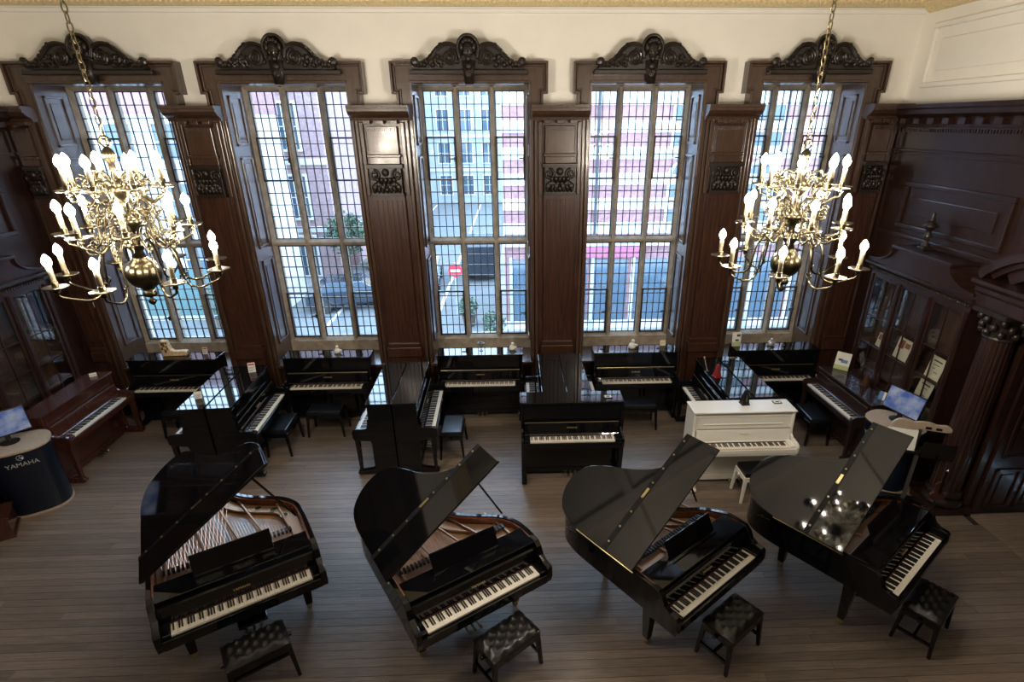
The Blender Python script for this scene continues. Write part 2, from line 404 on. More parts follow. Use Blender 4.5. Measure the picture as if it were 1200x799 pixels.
def carved_face(b, c, s):
    """small grotesque head facing -y, on builder b"""
    x, y, z = c
    b.ell((x, y, z), (.075*s, .06*s, .105*s), 12, 9)
    b.ell((x, y-.058*s, z-.005*s), (.016*s, .03*s, .035*s), 7, 5)
    for sx in (-1, 1):
        b.ell((x+sx*.032*s, y-.048*s, z+.03*s), (.022*s, .014*s, .012*s), 7, 4)
        b.ell((x+sx*.045*s, y-.035*s, z-.03*s), (.026*s, .026*s, .03*s), 7, 5)
        b.ell((x+sx*.085*s, y+.005*s, z+.04*s), (.035*s, .04*s, .06*s), 7, 5)
    b.ell((x, y-.05*s, z-.05*s), (.025*s, .014*s, .010*s), 7, 4)
    b.ell((x, y-.02*s, z-.10*s), (.04*s, .035*s, .04*s), 7, 5)
    for q in range(5): b.ell((x-.06*s+.03*s*q, y-.02*s, z+.095*s+(.02*s if q in (1, 2, 3) else 0)), (.028*s, .04*s, .03*s), 6, 4)
def window(n, c, hw, label):
    w = empty('window_%d' % n, (0, 0, 0)); struct(w, label, 'window')
    sp = .325*hw; mw = .046; fw = .085
    ya, yb = YG-.10, YG+.10
    ztr0, ztr1 = 2.93, 3.05; zl0, zl1 = 1.185, 5.425
    for sx in (-1, 1):
        MB().prism([(c+sx*sp-mw, YG-.02), (c+sx*sp-mw*.45, ya), (c+sx*sp+mw*.45, ya), (c+sx*sp+mw, YG-.02), (c+sx*sp+mw, yb), (c+sx*sp-mw, yb)], 'z', ZB, ZT+.05).obj('mullion', 'stone', w)
        xx = c+sx*hw
        MB().prism([(xx, yb), (xx-sx*fw, yb), (xx-sx*fw, YG-.02), (xx-sx*fw*.45, ya), (xx, ya)], 'z', ZB, ZT+.05).obj('stone_jamb', 'stone', w)
    MB().prism([(YG-.02, ztr0), (ya-.005, ztr0+.035), (ya-.005, ztr1-.045), (YG-.02, ztr1), (yb, ztr1), (yb, ztr0)], 'x', c-hw, c+hw).obj('transom', 'stone', w)
    MB().prism([(YG-.02, zl1), (ya, zl1+.05), (ya, ZT+.06), (yb, ZT+.06), (yb, zl1)], 'x', c-hw, c+hw).obj('stone_head', 'stone', w)
    MB().prism([(YG-.02, zl0), (ya-.02, zl0-.055), (ya-.02, ZB), (yb, ZB), (yb, zl0)], 'x', c-hw, c+hw).obj('stone_sill', 'stone', w)
    cols = [(c-hw+fw, c-sp-mw, 1), (c-sp+mw, c+sp-mw, 0), (c+sp+mw, c+hw-fw, 1)]
    for a, b, cs in cols:
        leaded_light(w, a, b, ztr1, zl1, 12, 4, (5, 8.5) if cs else None)
        leaded_light(w, a, b, zl0, ztr0, 9, 4, (0, 4.5) if cs else None)
    # panelled reveal (jambs, head, sill board)
    for sx in (-1, 1):
        xx = c+sx*hw
        j = MB().box(min(xx, xx-sx*.03), max(xx, xx-sx*.03), 9.28, ya, ZB, ZT+.02).obj('jamb_lining', 'reveal', w)
        xi = xx-sx*.03
        for (za, zb) in ((1.28, 2.80), (3.00, 4.45), (4.62, 5.34)):
            q = MB()
            ty = .035
            for (u0, u1, v0, v1) in ((9.42, 9.42+ty, za, zb), (ya-.12-ty, ya-.12, za, zb), (9.42, ya-.12, za, za+ty), (9.42, ya-.12, zb-ty, zb)):
                q.box(min(xi, xi-sx*.022), max(xi, xi-sx*.022), u0, u1, v0, v1)
            q.box(min(xi, xi-sx*.010), max(xi, xi-sx*.010), 9.52, ya-.22, za+.10, zb-.10)
            q.obj('raised_panel', 'reveal', j, bev=.006)
    MB().box(c-hw, c+hw, 9.28, ya, ZT, ZT+.055).obj('head_lining', 'reveal', w)
    MB().box(c-hw-.03, c+hw+.03, 9.22, ya, ZB-.055, ZB).obj('sill_board', 'panel_lit', w, bev=.008)
    # eared architrave in stepped mouldings
    o = hw+.26; k = hw+.19; zt = 5.78; ze = 5.345
    def eared(d, y0, y1, nm, mat):
        pts = [(-(k-d), 5.0), (-(k-d), ze+d), (-(o-d), ze+d), (-(o-d), zt-d), (o-d, zt-d), (o-d, ze+d), (k-d, ze+d), (k-d, 5.0), (hw, 5.0), (hw, ZT), (-hw, ZT), (-hw, 5.0)]
        MB().prism([(c+x, z) for x, z in pts], 'y', y0, y1).obj(nm, mat, w, bev=.006)
    def strip(d0, d1, y0, y1, nm, mat):
        def path(d): return [(-(k-d), 5.0), (-(k-d), ze+d), (-(o-d), ze+d), (-(o-d), zt-d), (o-d, zt-d), (o-d, ze+d), (k-d, ze+d), (k-d, 5.0)]
        A, B = path(d0), path(d1)
        for q in range(7):
            MB().prism([(c+x, z) for x, z in (A[q], A[q+1], B[q+1], B[q])], 'y', y0, y1).obj(nm, mat, w, bev=.006)
    eared(0, 9.27, 9.41, 'architrave', 'panel_lit'); strip(0, .035, 9.20, 9.275, 'outer_moulding', 'panel_lit'); strip(.045, .07, 9.24, 9.275, 'inner_bead', 'panel_lit')
    MB().box(c-hw, c+hw, 9.235, 9.275, ZT, ZT+.035).obj('head_bead', 'panel_lit', w, bev=.006)
    for sx in (-1, 1):
        for (d0, d1, yy) in ((0, .055, 9.24), (.055, .12, 9.27)):
            a, b = sorted((c+sx*(hw+d0-.012), c+sx*(hw+d1-.012)))
            MB().box(a, b, yy, 9.36, 0.0, 5.0).obj('architrave_leg', 'panel_lit', w, bev=.012)
    # cushion head board + ledge + carved crest
    MB().box(c-.86*hw/.9, c+.86*hw/.9, 9.15, 9.27, 5.60, 5.66).box(c-.80, c+.80, 9.19, 9.27, 5.66, 5.69).obj('crest_ledge', 'carved', w, bev=.01)
    cr = MB(); s = hw/.915
    for sx in (-1, 1):
        # sweeping serpentine rail with end volute
        top = [(c+sx*x*s, 9.16, z) for x, z in ((.80, 5.72), (.74, 5.72), (.66, 5.75), (.55, 5.82), (.46, 5.92), (.36, 5.98), (.25, 5.985), (.15, 5.93), (.12, 5.84))]
        cr.tube(cat_rom(top, 4), .034, 6)
        # body under the rail
        cr.prism([(c+sx*.05*s, 5.68), (c+sx*.80*s, 5.68)]+[(p[0], p[2]) for p in cat_rom(top, 3)]+[(c+sx*.05*s, 5.84)], 'y', 9.165, 9.27)
        for q in range(14):
            t = (q+.5)/14; x = .14+.58*t; zz_ = 5.70+(.24-.22*max(0, t-.25))*(.25+.5*((q*37) % 10)/10)
            cr.ell((c+sx*x*s, 9.155, zz_), (.030+.012*(q % 3), .03, .030+.01*(q % 2)), 7, 5)
        for q in range(5):
            t = q/4; x = .42+.26*t; cr.tube([(c+sx*(x-.05)*s, 9.15, 5.70), (c+sx*x*s, 9.135, 5.77-.03*t), (c+sx*(x+.02)*s, 9.14, 5.83-.09*t), (c+sx*(x-.02)*s, 9.15, 5.86-.10*t)], [.012, .02, .018, .008], 5)
        cr.tube(spiral((c+sx*.79*s, 9.15, 5.765), .055, .012, 1.4, -PI/2, 18, 'y', -sx), .022, 6); cr.ell((c+sx*.79*s, 9.16, 5.765), (.06, .04, .06), 10, 6)
        cr.tube(spiral((c+sx*.27*s, 9.13, 5.815), .105, .02, 2.2, PI/2, 30, 'y', sx), .020, 6); cr.ell((c+sx*.27*s, 9.16, 5.815), (.10, .03, .10), 12, 6)
        for q in range(9):
            t = q/8; x = .40+.33*t; cr.ell((c+sx*x*s, 9.15-.02*(q % 2), 5.72+.10*(1-t)*((q % 3)/2)), (.034, .035, .036), 7, 5)
        for q in range(6):
            t = q/5; x = .36+.26*t; cr.tube([(c+sx*x*s, 9.16, 5.96-.22*t), (c+sx*(x+.03)*s, 9.13, 6.0-.24*t), (c+sx*(x+.06)*s, 9.14, 5.985-.25*t)], .013, 5)
    crest = cr.obj('carved_crest', 'carved', w, smooth=False)
    mk = MB()
    mk.prism([(c+x*s, z) for x, z in ((-.11, 5.68), (-.15, 5.85), (-.145, 6.0), (-.09, 6.09), (0, 6.115), (.09, 6.09), (.145, 6.0), (.15, 5.85), (.11, 5.68))], 'y', 9.17, 9.27)
    mk.tube(cat_rom([(c+x*s, 9.15, z) for x, z in ((-.12, 5.80), (-.15, 5.90), (-.14, 6.0), (-.08, 6.08), (0, 6.10), (.08, 6.08), (.14, 6.0), (.15, 5.90), (.12, 5.80))], 3), .026, 6)
    mk.prism([(c+x*s, z) for x, z in ((-.10, 5.78), (.10, 5.78), (.062, 5.47), (-.062, 5.47))], 'y', 9.13, 9.27)
    carved_face(mk, (c, 9.125, 5.905), 1.05)
    mk.tube(spiral((c, 9.11, 5.60), .05, .01, 1.5, 0, 18, 'y'), .018, 6); mk.ell((c, 9.13, 5.60), (.055, .03, .06), 10, 6); mk.ell((c, 9.12, 5.70), (.06, .04, .05), 8, 5)
    mk.obj('keystone_mask', 'carved', crest, smooth=True)
    return w
for i, (c, hw) in enumerate(WINS):
    window(i+1, c, hw, ['leaded stone window behind the chandelier nearest the mahogany piano', 'leaded stone window between the left chandelier and the sign window', 'middle leaded stone window of the five', 'leaded stone window second from the right, facing the brick shop', 'leaded stone window farthest right, behind the right chandelier'][i])

# ---- right wall
wr = MB().box(XR+.10, XR+.5, 6.35, 10.3, 0, 7.0).box(XR+.10, XR+.5, 3.9, 6.35, 2.75, 7.0).box(XR+.10, XR+.5, -3.2, 3.9, 0, 7.0)
wall_right = wr.obj('wall_right', 'plaster'); struct(wall_right, 'right wall of dark panelling under cream plaster panels', 'wall')
MB().box(XR, XR+.105, 5.85, 9.36, 0, 5.0).box(XR, XR+.105, 4.0, 5.85, 2.75, 5.0).box(XR, XR+.105, -3.1, 4.0, 0, 5.0).obj('panelling', 'panel_shaded', wall_right)
MB().prism([(XR+.1, 4.86), (XR-.03, 4.86), (XR-.04, 4.90), (XR-.10, 5.00), (XR-.20, 5.04), (XR-.21, 5.10), (XR-.25, 5.12), (XR-.25, 5.17), (XR+.1, 5.17)], 'y', -3.1, 9.2).obj('cornice', 'panel_shaded', wall_right)
k = 0; y = 9.0
while y > 2.5:
    MB().box(XR-.15, XR-.02, y-.13, y, 4.905, 4.985).obj('dentil_block', 'panel_shaded', wall_right, bev=.008); y -= .30
b = MB(); y = 9.1
while y > 2.5: b.box(XR-.045, XR, y-.03, y, 4.80, 4.845); y -= .05
b.box(XR-.05, XR, 2.4, 9.15, 4.845, 4.862); o = b.obj('dentil_band', 'panel_shaded', wall_right); o['kind'] = 'stuff'
MB().box(XR-.03, XR, -3, 9.2, 4.52, 4.56).obj('rail', 'panel_shaded', wall_right, bev=.01); MB().box(XR-.045, XR, -3, 9.2, 4.46, 4.48).obj('rail', 'panel_shaded', wall_right)
def wall_panel(parent, X, sgn, y0, y1, z0, z1, mat, w=.07, d=.05):
    """raised and fielded panel on a side wall; sgn = direction into the room"""
    p = empty('wall_panel', (0, 0, 0), 0, parent)
    def bx(y0, y1, z0, z1, a, b): return MB().box(min(X+sgn*a, X+sgn*b), max(X+sgn*a, X+sgn*b), y0, y1, z0, z1)
    for (ya, yb, za, zb) in ((y0, y1, z0, z0+w), (y0, y1, z1-w, z1), (y0, y0+w, z0+w, z1-w), (y1-w, y1, z0+w, z1-w)):
        bx(ya, yb, za, zb, 0, d).obj('frame_moulding', mat, p, bev=.014)
    i = w+.14
    if y1-y0 > 2*i+.1 and z1-z0 > 2*i+.05: bx(y0+i, y1-i, z0+i, z1-i, 0, d*.5).obj('field', mat, p, bev=.012)
    return p
wall_panel(wall_right, XR, -1, 6.62, 8.65, 3.42, 4.10, 'panel_shaded'); wall_panel(wall_right, XR, -1, 4.4, 6.48, 3.95, 4.40, 'panel_shaded')
wall_panel(wall_right, XR+.10, -1, 6.4, 9.05, 5.40, 6.24, 'plaster', .07, .055); wall_panel(wall_right, XR+.10, -1, 3.2, 6.1, 5.40, 6.24, 'plaster', .07, .055)
MB().box(XR-.06, XR, 6.5, 9.0, 3.28, 3.34).obj('shelf_rail', 'panel_shaded', wall_right, bev=.01)
def cornice_y(x, sg, parent):
    MB().prism([(x, 6.40), (x+sg*.04, 6.42), (x+sg*.085, 6.47), (x+sg*.16, 6.52), (x+sg*.19, 6.60), (x+sg*.30, 6.70), (x+sg*.30, 6.78), (x, 6.78)], 'y', -3.1, 9.3).obj('gilt_cornice', 'cornice_gold', parent)
cornice_y(XR+.1, -1, wall_right)
# ---- left wall
wl = MB().box(XL-.5, XL-.10, -3.2, 10.3, 0, 7.0); wall_left = wl.obj('wall_left', 'plaster'); struct(wall_left, 'left wall of dark panelling under cream plaster', 'wall')
MB().box(XL-.105, XL, -3.1, 9.36, 0, 5.0).obj('panelling', 'panel_shaded', wall_left)
MB().prism([(XL-.1, 4.86), (XL+.03, 4.86), (XL+.04, 4.90), (XL+.10, 5.00), (XL+.20, 5.04), (XL+.21, 5.10), (XL+.25, 5.12), (XL+.25, 5.17), (XL-.1, 5.17)], 'y', -3.1, 9.2).obj('cornice', 'panel_shaded', wall_left)
y = 9.0
while y > 7.0:
    MB().box(XL+.02, XL+.15, y-.13, y, 4.905, 4.985).obj('dentil_block', 'panel_shaded', wall_left, bev=.008); y -= .30
wall_panel(wall_left, XL, 1, 6.62, 8.65, 3.42, 4.10, 'panel_shaded'); MB().box(XL, XL+.03, -3, 9.2, 4.52, 4.56).obj('rail', 'panel_shaded', wall_left)
cornice_y(XL-.1, 1, wall_left)
# ---- ceiling with unseen ribs added to show in lid reflections, rear wall
ce = MB().box(XL-.5, XR+.5, -3.2, 10.3, 6.95, 7.1).obj('ceiling', 'plaster_ceiling'); struct(ce, 'plain plaster ceiling with ribs added for the lid reflections', 'ceiling')
for yy in (-.6, 1.6, 3.8, 6.0, 8.2): MB().box(XL, XR, yy-.12, yy+.12, 6.78, 6.96).obj('lid_reflection_rib', 'plaster_ceiling', ce)  # out of view, added so the glossy lids reflect bands
for xx in (-5.3, -2.75, -.3, 2.23, 4.4):
    MB().box(xx-.12, xx+.12, -3.1, 9.3, 6.80, 6.96).obj('lid_reflection_rib', 'plaster_ceiling', ce)
rw = MB().box(XL-.5, XR+.5, -3.5, -3.1, 0, 7.0).obj('wall_rear', 'plaster'); struct(rw, 'rear wall behind the gallery', 'wall')
MB().box(XL, XR, -3.12, -3.04, 0, 5.1).obj('panelling', 'panel', rw)

# ---- door portal on the right: recess, open panelled door leaf, fluted column, entablature, segmental pediment
rc = MB().box(XR+.105, XR+1.5, 5.90, 6.0, 0, 2.75).box(XR+1.4, XR+1.5, 3.9, 5.9, 0, 2.75).box(XR+.105, XR+1.5, 3.85, 3.95, 0, 2.75).box(XR+.105, XR+1.5, 3.9, 6.0, 2.75, 2.85).obj('trim_1', 'panel_shaded'); struct(rc, 'dark timber recess behind the fluted column', 'doorway')
dr = empty('door_1', (XR+.12, 5.84, 0)); struct(dr, 'dark panelled door leaf standing open by the column', 'door')
MB().box(0, .95, -.03, .02, .02, 2.55).obj('door_leaf', 'panel_shaded', dr)
for (x0, x1, z0, z1) in ((.10, .45, .12, .75), (.52, .86, .12, .75), (.10, .45, .92, 2.4), (.52, .86, .92, 2.4)):
    q = MB()
    for (a, b, c_, d) in ((x0, x1, z0, z0+.04), (x0, x1, z1-.04, z1), (x0, x0+.04, z0, z1), (x1-.04, x1, z0, z1)): q.box(a, b, -.052, -.03, c_, d)
    q.box(x0+.09, x1-.09, -.042, -.03, z0+.09, z1-.09).obj('door_panel', 'panel_shaded', dr, bev=.006)
MB().box(.86, .90, -.07, -.03, 1.0, 1.06).ell((.88, -.09, 1.03), (.03, .03, .03)).obj('door_handle', 'brass_dull', dr)
po = empty('trim_2', (XR, 5.55, 0)); struct(po, 'carved door surround with segmental pediment over the column', 'door surround')
MB().prism([(.1, 2.86), (-.36, 2.86), (-.36, 3.00), (-.38, 3.03), (-.38, 3.08), (-.43, 3.11), (-.46, 3.14), (-.46, 3.18), (.1, 3.18)], 'y', -2.5, .86).obj('entablature', 'panel_shaded', po)
for r0, r1, d, nm in ((1.10, 1.20, .38, 'pediment_arch'), (1.04, 1.10, .30, 'pediment_fillet'), (.90, 1.04, .22, 'pediment_moulding')):
    a0 = math.asin(.76/((r0+r1)/2)) if (r0+r1)/2 > .78 else .9
    A = [a0+(PI-2*a0)*q/18 for q in range(19)]
    MB().prism([(r1*math.cos(a), 2.45+r1*math.sin(a)) for a in A]+[(r0*math.cos(a), 2.45+r0*math.sin(a)) for a in reversed(A)], 'x', -d, .05).obj(nm, 'panel_shaded', po)
for cy in (.50, -2.15):
    col = empty('column', (-.17, cy, 0), 0, po)
    MB().box(-.26, .26, -.26, .26, 0, .10).obj('plinth', 'panel_shaded', col, bev=.01)
    MB().lathe([(.25, .10), (.255, .14), (.24, .18), (.205, .20), (.20, .23), (.225, .25), (.225, .28), (.20, .30), (.185, .32)], 28).obj('base', 'carved', col, smooth=True)
    MB().lathe([(.185, .31), (.186, 1.0), (.178, 1.8), (.165, 2.52)], 96, rfun=lambda t, z: 1-.055*max(0, math.cos(t*20))).obj('shaft', 'panel_shaded', col)
    cp = MB().lathe([(.175, 2.51), (.185, 2.53), (.175, 2.55), (.165, 2.56), (.17, 2.68), (.20, 2.78), (.23, 2.82)], 24).box(-.25, .25, -.25, .25, 2.81, 2.865).obj('capital', 'carved', col)
    lv = MB()
    for q in range(8):
        a = q*PI/4
        for (r, z, rr) in ((.20, 2.60, .045), (.225, 2.68, .042), (.245, 2.76, .040)):
            aa = a+(PI/8 if z > 2.65 and z < 2.7 else 0)
            lv.ell((r*math.cos(aa), r*math.sin(aa), z), (rr, rr, .05), 7, 5)
    lv.obj('leaf_carving', 'carved', cp, smooth=True)
MB().box(XR+.10, XR+1.3, 3.95, 5.83, -.021, .004).obj('threshold', 'plank', rc)

# ================================================================== PIANO KEYS (shared meshes)
KW = 1.228/52
def key_meshes():
    w = MB(); b = MB()
    names = ['A', 'B']+list('CDEFGAB')*7+['C']
    for i, nme in enumerate(names):
        x0 = -.614+i*KW
        w.box(x0+.0006, x0+KW-.0006, 0, .150, -.02, 0)
        if i < 51 and nme in 'ACDFG': b.box(x0+KW-.0058, x0+KW+.0058, .052, .150, -.005, .012)
    return w.mesh('white_keys', 'ivory'), b.mesh('black_keys', 'key_black')
WK, BK = key_meshes()
def add_keys(parent, y, z):
    for nm, me in (('white_keys', WK), ('black_keys', BK)):
        o = place(nm, me, parent, (0, y, z)); o['kind'] = 'stuff'
LET_GOLD = text_mesh('YAMAHA', .038, 'gold_letter'); LET_SILVER = text_mesh('YAMAHA', .040, 'silver_letter')

# ================================================================== UPRIGHT PIANO
def upright(name, mat, h=1.21, w=1.50, style='polished', letters=None, lid_open=False):
    """origin on the floor under the middle of its back; player sits on the -y side"""
    r = empty(name); hw = w/2; t = .035
    side = [(0, .03), (0, h-.022), (-.345, h-.022), (-.352, .90), (-.37, .84), (-.41, .815), (-.575, .80), (-.605, .785), (-.618, .75), (-.612, .66), (-.59, .625), (-.36, .60), (-.345, .56), (-.345, .03)]
    for sx in (-1, 1):
        a, b = sorted((sx*hw, sx*(hw-t))); MB().prism(side, 'x', a, b).obj('side_panel', mat, r, bev=.005)
    MB().box(-hw+t, hw-t, -.03, -.005, .06, h-.03).obj('back_board', 'ebony_satin' if mat != 'white_lacquer' else mat, r)
    for k in range(5):
        x = -hw+.12+k*(w-.24)/4; MB().box(x-.04, x+.04, -.01, 0, .05, h-.05).obj('back_post', 'ebony_satin' if mat != 'white_lacquer' else mat, r)
    MB().box(-hw-.012, hw+.012, -.365, .004, h-.024, h).obj('top_lid', mat, r, bev=.006)
    up = MB().box(-hw+t, hw-t, -.325, -.30, .87, h-.026).obj('upper_panel', mat, r, bev=.004)
    if style != 'plain':
        MB().box(-hw+.16, hw-.16, -.337, -.325, .99, 1.0).obj('music_ledge', mat, up)
        MB().box(-hw+t, hw-t, -.333, -.325, h-.09, h-.084).obj('panel_line', mat, up)
    # fallboard opened up against the panel, with music rail
    fb = MB().prism([(-.425, .755), (-.41, .77), (-.385, .93), (-.375, .945), (-.36, .94), (-.345, .87), (-.345, .80), (-.40, .755)], 'x', -hw+t+.015, hw-t-.015).obj('fallboard', mat, r, bev=.004)
    MB().tube([(-hw+t+.02, -.378, .948), (hw-t-.02, -.378, .948)], .006, 6).obj('fallboard_hinge', 'brass_dull', fb)
    if letters:
        o = place('lettering', letters, fb, (0, -.402, .868)); o.rotation_euler = (math.radians(81), 0, 0)
    MB().box(-hw+t, hw-t, -.60, -.33, .63, .705).obj('key_bed', mat, r, bev=.004)
    MB().box(-hw+t, hw-t, -.606, -.588, .66, .728).obj('key_slip', mat, r, bev=.005)
    for sx in (-1, 1):
        a, b = sorted((sx*.622, sx*(hw-t))); MB().box(a, b, -.585, -.40, .70, .765).obj('key_block', mat, r, bev=.006)
    MB().box(-.618, .618, -.425, -.415, .735, .752).obj('felt_strip', 'felt_red', r)
    add_keys(r, -.578, .742)
    MB().box(-hw+t, hw-t, -.32, -.298, .13, .62).obj('lower_panel', mat, r, bev=.004)
    MB().box(-hw+t, hw-t, -.33, -.02, .05, .13).obj('bottom_board', mat, r)
    for sx in (-1, 1):
        x = sx*(hw-t/2-.02); MB().taper(x, -.555, .06, .63, .024, .024, .036, .036).obj('leg', mat, r, bev=.006)
        ft = MB().prism([(-.33, .02), (-.60, .02), (-.615, .05), (-.60, .075), (-.40, .105), (-.33, .13)], 'x', x-.038, x+.038).obj('toe_block', mat, r, bev=.006)
        MB().lathe([(.016, -.012), (.022, -.006), (.022, .006), (.016, .012)], 10, (x, -.555, .014)).obj('caster', 'brass_dull', ft)
        MB().box(x-.02, x+.02, -.10, -.05, 0, .05).obj('rear_foot', 'ebony_satin', r)
    for px in (-.075, 0, .075):
        MB().prism([(-.31, .075), (-.40, .062), (-.425, .048), (-.43, .036), (-.40, .042), (-.31, .06)], 'x', px-.014, px+.014).obj('pedal', 'brass', r, bev=.004)
    return r
GP = 'upright pianos against the windows'
def put(o, loc, rz, label, cat, group=None, sc=None):
    o.location = loc; o.rotation_euler = (0, 0, rz); tag(o, label, cat, group)
    if sc: o.scale = sc
    return o
p_black = upright('upright_piano', 'ebony', 1.23, 1.50, letters=LET_GOLD)
rows = [(-5.98, 9.225, 0, 'black upright piano at the far left window, beside the mahogany piano'), (-3.33, 9.215, 0, 'black upright piano under the second window from the left'), (-.65, 9.215, 0, 'black upright piano centred under the middle window'), (2.125, 9.21, 0, 'black upright piano under the fourth window with a bench before it'), (4.67, 9.215, 0, 'black upright piano under the far right window')]
for i, (x, y, a, lab) in enumerate(rows):
    o = p_black if i == 0 else copy_tree(p_black)
    put(o, (x, y, 0), a, lab, 'piano', GP)
GS = 'upright pianos standing back to back'
D90 = PI/2
sides = [  # x of back, y centre, rotation, label
    (-4.545, 7.80, -D90+.05, 'black upright piano facing left, back to back, nearest the first pillar'),
    (-4.515, 7.80, D90+.05, 'black upright piano facing right with a bench, nearest the first pillar'),
    (-1.865, 7.835, -D90+.02, 'black upright piano facing left in the second back-to-back pair from the left'),
    (-1.845, 7.835, D90+.02, 'black upright piano facing right beside the middle window piano'),
    (.735, 8.10, -D90, 'black upright piano facing left behind the front black upright'),
    (.75, 8.10, D90, 'black upright piano facing right behind the front black upright'),
    (3.47, 7.82, -D90+.03, 'black upright piano facing left behind the white piano'),
    (3.50, 7.82, D90+.03, 'black upright piano facing right behind the white piano')]
for x, y, a, lab in sides:
    put(copy_tree(p_black), (x, y, 0), a, lab, 'piano', GS)
p_front = upright('upright_piano', 'ebony', 1.26, 1.49, letters=LET_GOLD); put(p_front, (.79, 7.31, 0), 0, 'black upright piano standing out on the floor, facing the grand pianos', 'piano')
p_white = upright('upright_piano', 'white_lacquer', 1.21, 1.46, letters=LET_GOLD); put(p_white, (3.225, 7.02, 0), .004, 'white lacquered upright piano, the only white one', 'piano')
p_mah = upright('upright_piano', 'mahogany', 1.15, 1.56, style='plain'); put(p_mah, (-7.16, 7.80, 0), D90+.03, 'reddish mahogany upright piano against the left bookcase', 'piano')
p_rose = upright('upright_piano', 'rosewood', 1.02, 1.44, style='plain'); put(p_rose, (5.70, 7.86, 0), -D90+.04, 'dark brown upright piano against the right bookcase', 'piano')

